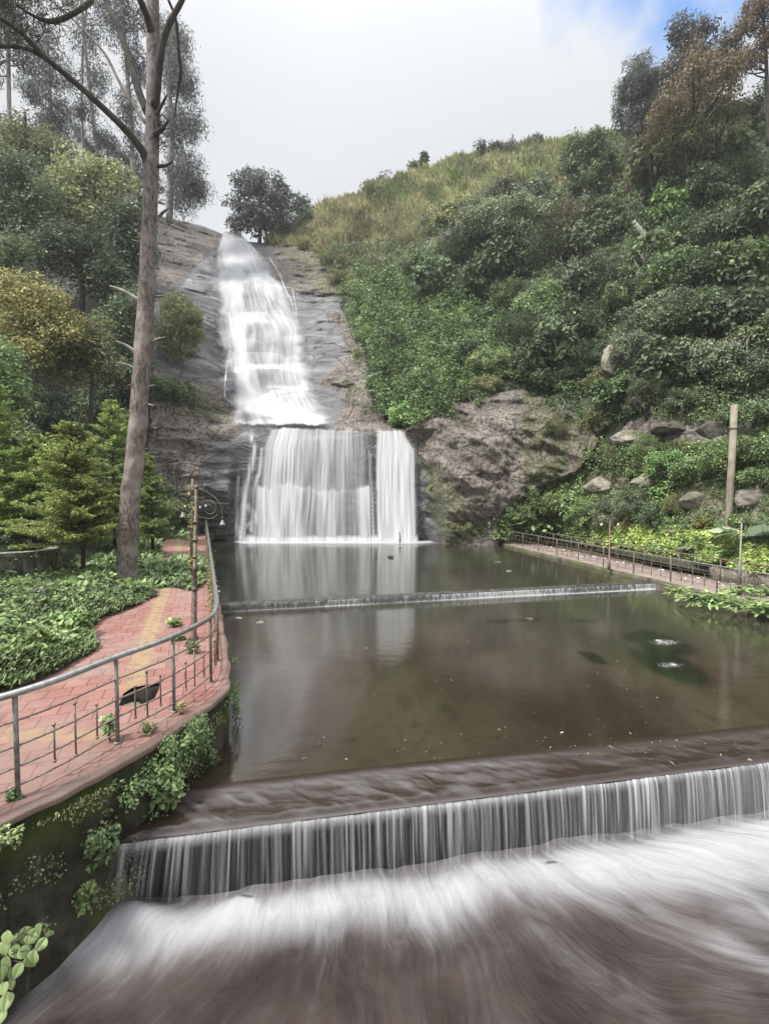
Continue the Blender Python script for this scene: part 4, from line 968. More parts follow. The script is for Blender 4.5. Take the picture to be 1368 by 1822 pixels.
# ------------------------------------------------------------------ walkway on the right
WE = [(5.4, 36), (6.6, 33.5), (7.5, 31), (8.9, 24), (10.3, 17.1), (11.2, 13.1), (11.9, 10.4), (13.2, 7), (15.5, 3)]
we = spline(WE, 240)
def build_walkway():
    t = norm(np.gradient(we, axis=0)); n = np.stack([-t[:, 1], t[:, 0]], -1)     # to the right, away from the water
    if n[100][0] < 0: n = -n
    wd_ = 2.1; zt = .16; R = []
    j = fbm(np.column_stack([we * 1.1, 0 * we[:, 0]]), 4, 4)[:, None]
    for o, z, w in ((.0, -1.2, .10), (-.04, -.3, .14), (.02, zt - .14, .12), (.02, zt - .02, .07), (.09, zt, .04), (wd_, zt + .01, 0), (wd_ + .02, -.6, 0)):
        R.append(np.column_stack([we + n * (o + w * j), np.full(len(we), z)]))
    m = NT('walkway_edge'); p = m.pos(); nn = m.noise(p, 2.4, 8, .65); n3 = m.noise(p, 12, 4)
    c = m.mix(m.rng(nn, .35, .65), (0.045, 0.042, 0.030), (0.16, 0.14, 0.115)); c = m.mix(m.rng(m.noise(p, .8, 4), .42, .6, 0, .8), c, m.mix(n3, (0.05, 0.065, 0.018), (0.13, 0.15, 0.04)))
    edge = m.end(m.bsdf(c, .9, normal=m.bump(nn, 1.0, .06)))
    o = mesh_obj('walkway_kerb', A(R[:5]), grid_faces(5, len(we)), edge); tag(o, kind='structure')
    o = mesh_obj('walkway', A(R[4:]), grid_faces(3, len(we)), M_walk, None, {'yellow': np.zeros(3 * len(we))}); tag(o, kind='structure')
    # ground behind it
    R = [np.column_stack([we + n * o, np.full(len(we), z)]) for o, z in ((wd_ - .05, -.02), (wd_ + 1.5, .12), (wd_ + 6, .9))]
    o = mesh_obj('verge', A(R), grid_faces(3, len(we)), M_dirt); tag(o, kind='structure')
    # railings
    def pol(off, z, k=None):
        q = we + n * off; return np.column_stack([q, np.full(len(q), z)])
    arc = np.concatenate([[0], np.cumsum(np.linalg.norm(np.diff(we, axis=0), axis=1))])
    def point(off, s):
        i = np.interp(s, arc, np.arange(len(we))); k = int(i); f = i - k; k2 = min(k + 1, len(we) - 1)
        q = (we + n * off); return q[k] * (1 - f) + q[k2] * f
    for off, hh, lab, i0, i1, hm in ((.20, .88, 'long railing with a pale handrail along the water edge of the pink walkway', 18, 215, M_handrail),
                                     (2.02, .84, 'rusty back railing between the pink walkway and the bright green plants', 22, 215, M_rust)):
        root = empty('railing', (*point(off, 18), zt), lab, 'railing'); loc = A(root.location)
        MB().tube(pol(off, zt + hh)[i0:i1] - loc, .022 if off < 1 else .028, 8).obj('handrail', hm, root)
        for z in ((.66, .42, .16) if off < 1 else (.5, .2)): MB().tube(pol(off, zt + z)[i0:i1] - loc, .009, 5).obj('rod', M_rust, root)
        s = arc[i0] + .1; k = 0
        while s < arc[i1] - .1:
            q = A([*point(off, s), zt]) - loc
            if k % 4 == 0:
                MB().tube([q + (0, 0, -.03), q + (0, 0, hh)], .024, 8).obj('post', M_rust, root)
            else:
                z0, z1 = (.10, .52) if k % 4 != 2 else (.05, .68)
                MB().tube([q + (0, 0, z0), q + (0, 0, z1)], .010, 5).ball(q + (0, 0, z1), .018, 6).obj('baluster', M_rust, root)
            s += .46; k += 1
    # low kerb wall of stone seen behind the back railing at the right
    R = []
    for o, z in ((2.5, .1), (2.48, .52), (2.58, .58), (2.74, .56), (2.8, .1)):
        q = np.column_stack([we + n * o, np.full(len(we), z)])[120:215]; q[:, 2] += .03 * fbm(q * 2, 3, 2) ; R.append(q)
    o = mesh_obj('stone_kerb', A(R), grid_faces(5, 95), M_boulder); tag(o, 'low grey stone kerb behind the back railing of the pink walkway', 'kerb')
    # litter of pale leaves on the paving
    rng = np.random.default_rng(8); k = 420; s = rng.uniform(arc[30], arc[190], k); off = 2.0 - np.abs(rng.normal(0, .5, k))
    q = A([[*point(a, b), zt + .02 + rng.uniform(0, .02)] for a, b in zip(off, s)])
    v, f, tt = leaf_quads(q, A([0, 0, 1]) + rng.normal(0, .35, (k, 3)), rng.normal(size=(k, 3)), rng.uniform(.05, .16, k), .7, False, rng.uniform(0, 1, k))
    o = mesh_obj('fallen_leaves', v, f, leaf_mat('dry_leaf', (0.22, 0.20, 0.15), (0.42, 0.40, 0.33), (0.62, 0.60, 0.54)), None, {'tint': tt}, False); tag(o, kind='stuff')
    # thin lamp post
    b0 = A([*point(.45, arc[np.argmin(abs(we[:, 1] - 15.0))]), zt])
    b0 = P(1314, 1052, 15.2); b0[2] = zt
    root = empty('lamp_post', tuple(b0), 'slim grey lamp post rising from the pink walkway at the right end', 'lamp post')
    MB().tube([(0, 0, 0), (0, 0, .9), (0, 0, .92), (.02, 0, 2.35)], [.06, .055, .032, .026], 10).obj('shaft', M_grey_iron, root)
    MB().tube([(.02, 0, 2.3), (.02, 0, 2.36), (.02, 0, 2.42)], [.03, .06, .012], 8).obj('cap', M_grey_iron, root)
    b0 = P(1083, 1003, 19.3); b0[2] = zt
    root = empty('lamp_post', tuple(b0), 'slim dark lamp post with two small white lamps halfway along the pink walkway', 'lamp post')
    MB().tube([(0, 0, 0), (0, 0, .4), (0, 0, .42), (.0, 0, 2.1)], [.07, .06, .03, .025], 10).obj('shaft', M_rust, root)
    for s in (-1, 1):
        MB().tube(spline([(0, 0, 2.05), (s * .15, 0, 2.2), (s * .33, 0, 2.16), (s * .36, 0, 2.0)], 12), .012, 5).obj('arm', M_rust, root)
        MB().ball((s * .36, 0, 1.94), (.055, .055, .07), 8).obj('lamp', M_lampwhite, root)
build_walkway()
def build_pole():
    DP = float(DT(1295, 930, False)) - .05; b0 = P(1295, 930, DP); root = empty('wooden_pole', tuple(b0), 'tall bare wooden pole standing in front of the grey boulders', 'pole')
    h = 208 * DP / F; m = MB(); m.tube([(0, 0, -1.2), (0, 0, 0), (.06, 0, h * .5), (.10, 0, h)], [.14, .135, .13, .12], 10, rough=.08)
    m.obj('pole', M_pole, root)
    MB().tube([(.075, 0, h - .98), (.075, 0, h - .93)], .14, 10).tube([(-.14, -.02, h - .9), (.1, -.115, h - .96)], .015, 5).obj('iron_band', M_rust, root)
build_pole()

# ------------------------------------------------------------------ rocks
def boulder(name, c, R, seed, mat, label=None, cat='rock', n=40, rough=.32, group=None):
    th = np.linspace(0, math.pi, n); ph = np.linspace(0, 2 * math.pi, int(n * 1.6), endpoint=False); T, Q = np.meshgrid(th, ph, indexing='ij')
    d = np.stack([np.sin(T) * np.cos(Q), np.sin(T) * np.sin(Q), np.cos(T)], -1)
    sq = norm(np.sign(d) * np.abs(d) ** .72); v = sq * A(R)
    off = 1 + rough * (ridged(d * 1.2 + seed, seed, 4) - .6) + .12 * fbm(d * 4 + seed, seed + 3, 3)
    v = v * off[..., None]; rr_ = np.random.default_rng(seed); vn = v / A(R)
    for _ in range(11):
        pn = norm(rr_.normal(size=3)); dp = rr_.uniform(.62, .92); over = np.maximum(vn @ pn - dp, 0); vn = vn - .93 * over[..., None] * pn
    vn = vn + .035 * fbm(vn * 5 + seed, seed, 3)[..., None] * vn; v = vn * A(R); m_, k = T.shape; i = np.arange(m_ * k).reshape(m_, k); j = np.roll(i, -1, 1)
    f = np.stack([i[:-1], i[1:], j[1:], j[:-1]], -1).reshape(-1, 4)
    o = mesh_obj(name, v.reshape(-1, 3), f, mat, smooth=True); o.location = c
    if label: tag(o, label, cat, group)
    return o
M_boulder_dark = boulder_mat('boulder_dark', (0.045, 0.042, 0.040), (0.15, 0.14, 0.125), .4)
M_boulder_pale = boulder_mat('boulder_pale', (0.16, 0.145, 0.12), (0.40, 0.37, 0.31), .35)
BLD = [((1075, 858), 42, 26, 'pale', 'pale square boulder half buried in the green bank'), ((1155, 858), 36, 22, 'pale', 'rounded pale boulder among bright plants left of the wooden pole'),
       ((1245, 892), 46, 27, 'grey', 'big grey boulder just left of the wooden pole'), ((1345, 888), 52, 34, 'grey', 'big grey boulder at the right edge behind the broad leaves'),
       ((1205, 762), 50, 22, 'dark', 'dark ledge of rock under the leafy overhang'), ((1120, 778), 36, 20, 'pale', 'pale rock ledge under the overhanging shrubs'), ((1275, 765), 44, 30, 'dark', 'dark broken rock beside the top of the wooden pole'),
       ((1090, 640), 16, 44, 'pale', 'pale bare cliff corner between the dark bush and the leafy slope'), ((612, 680), 30, 18, 'grey', 'rounded grey boulder with moss right of the upper cascade'), ((1215, 945), 30, 12, 'grey', 'flat grey stone in the bright green ground plants'),
             ((875, 925), 0, 0, '', '')]
for k, ((px, py), rx, ry, mt, lab) in enumerate(BLD):
    if not rx: continue
    D = float(DT(px, py, False)); u = D / F
    boulder('boulder', tuple(P(px, py + 3, D + (-1.9 if 'cliff corner' in lab else .25))), (rx * u * .85, .42 * (rx + ry) * u, ry * u * .72), 11 + k * 3, {'pale': M_boulder_pale, 'grey': M_boulder, 'dark': M_boulder_dark}[mt], lab)
# wet rocks at the foot of the falls
for k, (px, py, rx, ry, lab) in enumerate(((782, 945, 22, 26, 'wet dark rock at the right foot of the lower fall'), (395, 945, 34, 18, 'wet dark rock at the left foot of the lower fall'), (768, 885, 18, 46, 'tall wet rock shoulder beside the right column of the fall'))):
    D = 33.4; u = D / F; boulder('boulder', tuple(P(px, py, D + .3)), (rx * u, 1.1, ry * u), 60 + k, M_boulder_dark, lab)
boulder('stone', tuple(P(695, 992, 24.2)), (.17, .15, .14), 5, M_boulder_dark, 'small dark stone sticking out of the upper pool')
def build_stick():
    b0 = P(711, 966, 31.6); b0[2] = -.1
    o = MB().tube([(0, 0, 0), (.02, 0, .45), (-.03, 0, .9)], [.05, .045, .03], 6).obj('stick', M_bark_dark); o.location = b0
    tag(o, 'short dark stick standing upright in front of the right column of the fall', 'stick')
build_stick()
STN = [(463, 1110, .13, 'white plastic scrap and stones in the water by the left wall'), (425, 1102, .11, 'small pale scrap floating by the left end of the low weir'), (942, 1104, .13, 'small stone breaking the water in the middle of the pool'), (905, 1017, .14, 'flat pale stone in the upper pool near the walkway'), (885, 1001, .2, 'long low stone in the upper pool near the walkway')]
for k, (px, py, r, lab) in enumerate(STN):
    z = ZM if py > 1060 else 0; D = (CAMZ - z) * F / (py - 880)
    boulder('stone', (*P(px, py, D)[:2], z), (r, r * .7, r * .35), 80 + k, M_boulder_pale if k in (0, 1, 3) else M_boulder_dark, lab, 'stone')
def floating_leaves():
    rng = np.random.default_rng(77); k = 190
    px = rng.uniform(430, 1340, k); py = 1100 + 270 * rng.uniform(0, 1, k) ** .8; py[:40] = 1330 - np.abs(rng.normal(0, 16, 40)) - (px[:40] - 900) * .03 + 20; px[:40] = rng.uniform(950, 1368, 40)
    D = (CAMZ - ZM) * F / (py - 880); q = P(px, py, D); q[:, 2] = ZM + .006
    v, f, t = leaf_quads(q, A([0, 0, 1]) + rng.normal(0, .12, (k, 3)), rng.normal(size=(k, 3)), rng.uniform(.018, .05, k) * rng.choice([1, 1, 1, 1.9], k), .4, False, rng.uniform(0, 1, k))
    o = mesh_obj('floating_leaves', v, f, leaf_mat('floating_leaf', (0.06, 0.04, 0.02), (0.13, 0.10, 0.05), (0.27, 0.25, 0.18)), None, {'tint': t}, False); tag(o, kind='stuff')
floating_leaves()

# ------------------------------------------------------------------ the big pine trunk on the left
def build_pine():
    D = 14.4; u = D / F
    sp = [(224, 1040, 27), (225, 1022, 22), (226, 1000, 19.5), (230, 940, 19), (233, 880, 18.5), (240, 820, 17.5), (247, 740, 17), (255, 620, 15.5), (262, 500, 15), (267, 380, 14), (270, 285, 13.5), (273, 190, 13), (273, 100, 12), (272, 0, 11.5), (270, -150, 9), (274, -330, 6)]
    s = spline(A(sp, float), 150); base = P(224, 1040, D); base[2] = ZP - .03
    root = empty('pine_tree', tuple(base), 'tall bare pine trunk with broken branch stubs and a carved face near its foot', 'tree'); loc = base
    c = P(s[:, 0], s[:, 1], D + 0 * s[:, 0]); m = MB(); r = s[:, 2] * u * .84
    nv = 28; m.tube(c - loc, r, nv, rough=.10, seed=3)
    v = m.v[0].reshape(150, nv, 3); cc = (c - loc)[:, None]
    dd = v - cc; ang = np.arctan2(dd[..., 1], dd[..., 0]); hh = v[..., 2]
    w = 1 + .05 * ridged(np.stack([ang * 2.2, hh * .8, 0 * hh], -1), 3, 3)
    rng = np.random.default_rng(31)
    knots = []
    for k in range(42):
        a = rng.uniform(-math.pi, 0) ; h = rng.uniform(1.6, 17)
        da = np.abs((ang - a + math.pi) % (2 * math.pi) - math.pi); e = np.exp(-((da * .3) ** 2 + (hh - h) ** 2) / .09 ** 2 * .9); w += .16 * e * (1 if k % 3 else -.8)
    m.v[0] = (cc + dd * w[..., None]).reshape(-1, 3)
    tr = m.obj('trunk', M_bark, root)
    # carved face, cut into the bark facing the path
    fc = P(223, 948, D - 16.8 * u) - loc; fm = NT('fresh_cut_wood'); nn = fm.noise(fm.pos(), 9, 4); fmat = fm.end(fm.bsdf(fm.mix(nn, (0.105, 0.082, 0.068), (0.215, 0.170, 0.142)), .85, normal=fm.bump(nn, .5, .01)))
    n = 30; X, Y = np.meshgrid(np.linspace(-1, 1, n), np.linspace(-1, 1, n)); rr = X ** 2 * (1 + .35 * (Y < 0) * Y ** 2) + np.abs(Y) ** 2.6
    def g(a, b, s, t): return np.exp(-(((X - a) / s) ** 2 + ((Y - b) / t) ** 2))
    h = -.01 + .03 * (1 - sstep(rr, .55, 1.0)) + .05 * g(0, .02, .13, .30) + .02 * g(0, -.14, .2, .08) - .04 * g(-.36, .22, .17, .09) - .04 * g(.36, .22, .17, .09) + .02 * g(-.36, .22, .08, .045) + .02 * g(.36, .22, .08, .045) + .03 * g(0, .42, .6, .08) - .045 * g(0, -.44, .28, .05) + .025 * g(0, -.34, .26, .05) + .025 * g(0, -.55, .24, .06)
    R0 = 16.4 * u
    V = np.stack([R0 * np.sin(X * .55), (R0 - R0 * np.cos(X * .55)) - h + .0, Y * .36], -1) + fc + A([0, -.035, 0])
    k = grid_faces(n, n); cen = rr.ravel()[k].mean(1); k = k[cen < 1.02]
    mesh_obj('carved_face', V, k, fmat, root)
    # limbs: (pixel path with radius px, bark)
    def limb(pts, dd=(0, 0), mat=M_bark_dark, nseg=7, nm='branch'):
        a = A(pts, float); t = np.linspace(0, 1, len(a)); DD = D + dd[0] + (dd[1] - dd[0]) * t
        q = np.column_stack([P(a[:, 0], a[:, 1], DD), a[:, 2] * u]); q = spline(q, len(a) * 5)
        return MB().tube(q[:, :3] - loc, np.maximum(q[:, 3], .008), nseg, rough=.12, seed=len(pts)).obj(nm, mat, root)
    limb([(266, 300, 7), (250, 262, 6.5), (215, 222, 5.5), (160, 170, 5), (120, 135, 4.5), (78, 100, 4), (40, 60, 3.6), (0, 32, 3.2), (-60, 0, 2.4)], (0, -2.2))
    limb([(76, 100, 3.6), (45, 86, 2.8), (0, 82, 2.5), (-50, 92, 1.8)], (-1.3, -2.2))
    limb([(165, 0, 4), (135, 22, 3.4), (95, 38, 3.6), (60, 28, 2.2), (30, 8, 1.6)], (-1.2, -2.0))
    limb([(262, 222, 3), (240, 190, 2.8), (215, 150, 2.6), (190, 100, 2.3), (165, 70, 2.2), (128, 32, 1.8), (90, 0, 1.5)], (0, .8), M_bark)
    limb([(262, 200, 6.5), (248, 165, 6.5), (235, 120, 6), (215, 60, 5.5), (195, 15, 5), (175, -30, 4.5)], (0, .9))
    limb([(276, 190, 7), (282, 130, 6.5), (288, 85, 6), (300, 45, 5), (325, -2, 4), (350, -60, 3)], (-.2, -.6))
    limb([(270, 60, 6), (262, 30, 5.5), (250, 0, 5), (238, -40, 4)], (-.1, -.7))
    limb([(318, 90, 2.6), (322, 130, 2.2), (316, 170, 1.7), (310, 210, 1.0)], (.2, .8)); limb([(300, 0, 2.2), (312, 30, 2.4), (316, 60, 2.4), (318, 92, 2.6)], (-.2, .2))
    limb([(278, 205, 3), (292, 180, 2), (298, 168, 1)], (-.3, -.6))
    limb([(276, 240, 5), (290, 228, 3), (300, 215, 1.5)], (-.2, -.6)); limb([(281, 296, 3.5), (296, 294, 2.6), (306, 288, 1.2)], (-.2, -.6))
    # broken stubs
    for x, y, dx, dy, r in ((248, 535, -52, -26, 4.2), (240, 625, -33, -18, 3.3), (240, 655, -30, -10, 2.8), (243, 690, -12, -5, 3), (256, 352, -10, -4, 3), (256, 435, -22, -8, 2.5), (282, 432, 28, 4, 2.2), (276, 528, 18, -2, 2.2), (270, 608, 24, -8, 2.2), (262, 690, 14, -5, 2), (284, 385, 16, -14, 3), (284, 360, 10, 3, 2.4), (262, 718, 14, 4, 2), (252, 505, -16, -22, 1.5)):
        limb([(x, y, r), (x + dx * .5, y + dy * .6, r * .8), (x + dx, y + dy, r * .45)], (0, -.25), M_bark_pale if dx < -25 else M_bark, 6, 'stub')
    # twigs tangle
    rng = np.random.default_rng(2)
    tw = MB()
    for k in range(26):
        x, y = rng.uniform(280, 300), rng.uniform(205, 270); a = rng.uniform(0, 6.28); l = rng.uniform(8, 26)
        q = P(A([x, x + math.cos(a) * l * .5, x + math.cos(a) * l]), A([y, y + math.sin(a) * l * .4 - 4, y + math.sin(a) * l + 4]), A([D, D - .2, D - .3])); tw.tube(q - loc, [.014, .01, .006], 4)
    tw.obj('twigs', M_bark_dark, root); tw = MB()
    for k in range(22):
        x, y = rng.uniform(30, 110), rng.uniform(10, 90); a = rng.uniform(0, 6.28); l = rng.uniform(15, 45)
        q = P(A([x, x + math.cos(a) * l * .5, x + math.cos(a) * l]), A([y, y + math.sin(a) * l * .4 + 4, y + math.sin(a) * l + 9]), A([D - 1.5, D - 1.6, D - 1.7])); tw.tube(q - loc, [.016, .011, .006], 4)
    tw.obj('twigs', M_bark_dark, root)
    L = Leaves(); K = 46
    x = np.concatenate([rng.uniform(-40, 130, K)]); y = np.concatenate([rng.uniform(-60, 62, K)]) ; y -= (x > 60) * 22
    clumps(L, rng, P(x, y, D - 1.5 + rng.uniform(-1, .8, K)), .33, 70, .16, .16, droop=1.6, up=-.2, squash=1.3, tbase=.35)
    L.obj('foliage', LM['dark'], root, loc)
build_pine()

# ------------------------------------------------------------------ trees built clump by clump
def ptree(name, base, clumps_px, D, label, mat, leaf=.22, asp=.5, n_per=60, crad=.9, droop=0., trunk=None, cat='tree', bark=M_bark_dark, depth=1.0, per=1.0, squash=.8, seed=0, up=.3, group=None, tbase=.5, bare=0, fold=False, limbs=10, tvar=.45):
    """base: picture position of the foot (px, py) at distance D; clumps_px: list of (px, py, rx, ry, count) filled with leaf clumps.
    The crown is as deep as it is wide."""
    rng = np.random.default_rng(seed + 100); b = P(base[0], base[1], D); u = D / F
    root = empty(name, tuple(b), label, cat, group); C = []; Rr = []
    for (x, y, rx, ry, k) in clumps_px:
        k = max(1, int(k * per)); d = ball_dirs(rng, k); r = rng.uniform(.15, 1, k) ** .6; r = r * (1 + .3 * fbm(d * 1.5 + x, 2, 2))
        dep = .5 * (rx + ry) * u * depth
        C.append(P(x + d[:, 0] * r * rx, y - d[:, 2] * r * ry, D + d[:, 1] * r * dep)); Rr.append(crad * rng.uniform(.6, 1.25, k))
    C = np.concatenate(C); Rr = np.concatenate(Rr)
    L = Leaves(); keep = rng.uniform(size=len(C)) >= bare
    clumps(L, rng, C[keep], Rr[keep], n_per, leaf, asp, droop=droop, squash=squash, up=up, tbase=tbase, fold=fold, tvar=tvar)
    if trunk:
        m = MB(); pts = A([P(x, y, D) for x, y, _ in trunk]); rad = A([t[2] * u for t in trunk]); c = spline(np.column_stack([pts, rad]), 26)
        m.tube(c[:, :3] - b, c[:, 3], 9, rough=.1, seed=seed)
        o = m.obj('trunk', bark, root); lm = MB()
        order = rng.permutation(len(C))[:limbs]
        for k in order:
            i = rng.integers(8, 24) if C[k][2] > c[8, 2] else 8
            j = np.argmin(np.abs(c[:, 2] - (C[k][2] - .35 * np.linalg.norm(C[k][:2] - c[i, :2])))) ; j = max(3, min(25, j)); p0 = c[j, :3]; p3 = C[k]
            mid = (p0 + p3) / 2 + A([0, 0, -.12 * np.linalg.norm(p3 - p0)]) + rng.normal(0, .12, 3)
            MB().tube(spline([p0, mid, p3], 9) - b, np.linspace(c[j, 3] * .5, max(.015, c[j, 3] * .1), 9), 5).obj('limb', bark, root)
    L.obj('crown', mat, root, b)
    return root
# eucalyptus stand at the top left, grey in the mist
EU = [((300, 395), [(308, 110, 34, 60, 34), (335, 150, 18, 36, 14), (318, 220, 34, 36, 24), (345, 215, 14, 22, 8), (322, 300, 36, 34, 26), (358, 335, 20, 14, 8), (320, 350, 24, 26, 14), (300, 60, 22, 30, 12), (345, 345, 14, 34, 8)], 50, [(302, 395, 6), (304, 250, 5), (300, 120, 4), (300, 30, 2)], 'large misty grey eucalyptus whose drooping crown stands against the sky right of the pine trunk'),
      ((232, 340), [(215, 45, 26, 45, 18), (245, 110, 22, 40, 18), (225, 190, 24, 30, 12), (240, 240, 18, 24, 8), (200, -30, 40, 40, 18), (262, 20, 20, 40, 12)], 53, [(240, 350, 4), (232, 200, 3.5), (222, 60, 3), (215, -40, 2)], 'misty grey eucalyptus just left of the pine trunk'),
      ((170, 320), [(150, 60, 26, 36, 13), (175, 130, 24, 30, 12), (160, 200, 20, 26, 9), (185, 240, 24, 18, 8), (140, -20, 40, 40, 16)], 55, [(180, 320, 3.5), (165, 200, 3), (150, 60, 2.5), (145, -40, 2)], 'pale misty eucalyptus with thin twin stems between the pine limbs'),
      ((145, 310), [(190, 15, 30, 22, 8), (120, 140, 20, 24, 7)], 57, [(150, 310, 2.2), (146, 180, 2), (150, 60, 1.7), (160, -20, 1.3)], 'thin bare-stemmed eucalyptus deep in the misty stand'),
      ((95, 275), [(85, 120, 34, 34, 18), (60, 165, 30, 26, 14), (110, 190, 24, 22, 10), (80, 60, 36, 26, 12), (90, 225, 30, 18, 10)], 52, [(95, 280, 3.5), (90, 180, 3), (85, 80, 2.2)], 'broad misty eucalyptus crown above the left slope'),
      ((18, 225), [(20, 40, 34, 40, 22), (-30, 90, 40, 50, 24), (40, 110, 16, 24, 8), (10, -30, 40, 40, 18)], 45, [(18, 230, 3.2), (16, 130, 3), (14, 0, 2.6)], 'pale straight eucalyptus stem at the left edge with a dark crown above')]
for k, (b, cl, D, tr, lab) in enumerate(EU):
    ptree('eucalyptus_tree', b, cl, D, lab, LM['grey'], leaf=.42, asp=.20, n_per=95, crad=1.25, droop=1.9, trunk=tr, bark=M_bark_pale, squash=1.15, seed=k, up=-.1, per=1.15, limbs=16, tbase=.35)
# broadleaf trees of the left slope
LT = [((150, 430), [(150, 310, 60, 40, 34), (110, 350, 50, 36, 24), (200, 330, 45, 36, 26), (160, 380, 70, 40, 34)], 42, 'olive', 'green leafy tree with a lit olive top in the middle of the left slope', .55),
      ((40, 420), [(20, 300, 50, 36, 26), (60, 350, 50, 40, 28), (-20, 360, 50, 60, 26), (20, 400, 60, 40, 26)], 38, 'dark', 'dark leafy tree on the left slope at the picture edge', .5),
      ((45, 300), [(40, 240, 50, 30, 24), (-20, 250, 50, 36, 20), (90, 268, 40, 22, 16)], 46, 'olive', 'small olive-green tree under the eucalyptus stems', .5),
      ((225, 480), [(225, 400, 36, 50, 30), (245, 450, 24, 40, 16), (200, 460, 44, 44, 24)], 38, 'dark', 'dark leafy tree half hidden by the pine trunk', .48),
      ((145, 560), [(130, 440, 60, 44, 40), (170, 500, 50, 44, 34), (90, 450, 44, 40, 24)], 33, 'dark', 'tall dark tree with a thin stem above the yellow shrubs', .42),
      ((230, 640), [(225, 560, 34, 60, 26), (235, 640, 26, 50, 18), (195, 600, 30, 40, 14)], 31, 'dark', 'dark thicket tree left of the pine trunk at half height', .42),
      ((10, 500), [(10, 450, 50, 40, 24), (-60, 470, 60, 60, 24)], 30, 'dark', 'dark shrubby tree at the left picture edge above the yellow tree', .4)]
for k, (b, cl, D, mt, lab, lf) in enumerate(LT):
    ptree('broadleaf_tree', b, cl, D, lab, LM[mt], leaf=lf * .62, asp=.5, n_per=85, crad=1.35 * D / 40, trunk=[(b[0], b[1] + 30, 5), (b[0] + 3, b[1] - 40, 4), (b[0], b[1] - 100, 2)], seed=20 + k, limbs=12)
YT = [((60, 740), [(30, 520, 40, 34, 26), (75, 550, 46, 36, 30), (25, 580, 50, 40, 28), (110, 590, 44, 34, 26), (70, 620, 60, 30, 26)], 23, 'yellow', 'yellow-leaved tree glowing on the left slope'),
      ((160, 760), [(150, 620, 46, 36, 30), (185, 650, 28, 34, 16), (120, 660, 40, 26, 20), (160, 590, 30, 24, 12)], 24, 'olive', 'olive-yellow tree between the yellow tree and the pine trunk'),
      ((10, 820), [(-10, 660, 36, 60, 26), (20, 700, 28, 50, 16), (-40, 740, 40, 60, 20)], 18, 'mid', 'green feathery tree cut by the left picture edge')]
for k, (b, cl, D, mt, lab) in enumerate(YT):
    ptree('small_tree', b, cl, D, lab, LM[mt], leaf=.17, asp=.5, n_per=110, crad=.75, trunk=[(b[0], b[1], 4), (b[0] + 4, b[1] - 80, 3), (b[0], b[1] - 170, 1.5)], seed=40 + k, tbase=.5)
ptree('drooping_shrub', (322, 600), [(312, 545, 26, 14, 16), (328, 565, 30, 18, 22), (338, 596, 22, 24, 16), (300, 590, 20, 36, 16), (318, 625, 26, 18, 10)], 35.5, 'rounded yellow-olive shrub drooping over the rock right of the pine trunk', LM['olive'], leaf=.34, asp=.16, n_per=120, crad=.75, droop=1.4, trunk=[(322, 640, 3), (322, 600, 2), (322, 560, 1)], cat='shrub', seed=60, squash=1.1)
ptree('hilltop_tree', (462, 430), [(440, 320, 26, 24, 16), (475, 335, 32, 26, 20), (500, 355, 32, 22, 18), (440, 360, 34, 30, 20), (478, 380, 34, 24, 16), (425, 395, 20, 18, 8), (530, 362, 16, 10, 6), (455, 402, 26, 14, 8)], 63, 'round grey-green tree standing against the sky above the top of the waterfall', LM['grey'], leaf=.52, asp=.5, n_per=60, crad=1.15, trunk=[(462, 432, 3.5), (463, 400, 3), (465, 360, 2), (470, 320, 1)], seed=61, limbs=22)
for k, (x, y, w, h, lab) in enumerate(((755, 284, 4, 16, 'thin dark columnar tree standing on the grassy skyline'), (738, 298, 12, 8, 'low dark bush beside the columnar tree on the skyline'))):
    ptree('skyline_tree', (x, y + h), [(x, y, w, h, 14 if k == 0 else 12)], 74, lab, LM['dark'], leaf=.4, n_per=60, crad=.42 if k == 0 else .8, trunk=[(x, y + h + 4, 1), (x, y, .8), (x, y - h * .8, .4)], seed=70 + k, limbs=3, squash=1.2)
for k, (x, y, s, n_, lab) in enumerate(((854, 262, 10, 9, 'thin sparse sapling on the skyline of the grassy hill'), (684, 322, 16, 10, 'grey twiggy bush on the skyline left of the dark columnar tree'), (910, 258, 4, 5, 'tiny sapling on the skyline right of the sparse sapling'), (950, 252, 22, 14, 'low bush at the right end of the grassy skyline'), (885, 264, 20, 12, 'low rounded bush on the skyline between the two saplings'), (655, 335, 14, 8, 'low twiggy bush on the skyline at the left end of the grass'))):
    ptree('sapling', (x, y + 10), [(x, y - 2, s, 11 if s < 18 else 6, n_)], 73, lab, LM['grey'], leaf=.5, asp=.3, n_per=26, crad=.7, trunk=[(x, y + 14, .8), (x, y, .6), (x + 1, y - 14, .3)], seed=80 + k, limbs=6, cat='sapling')

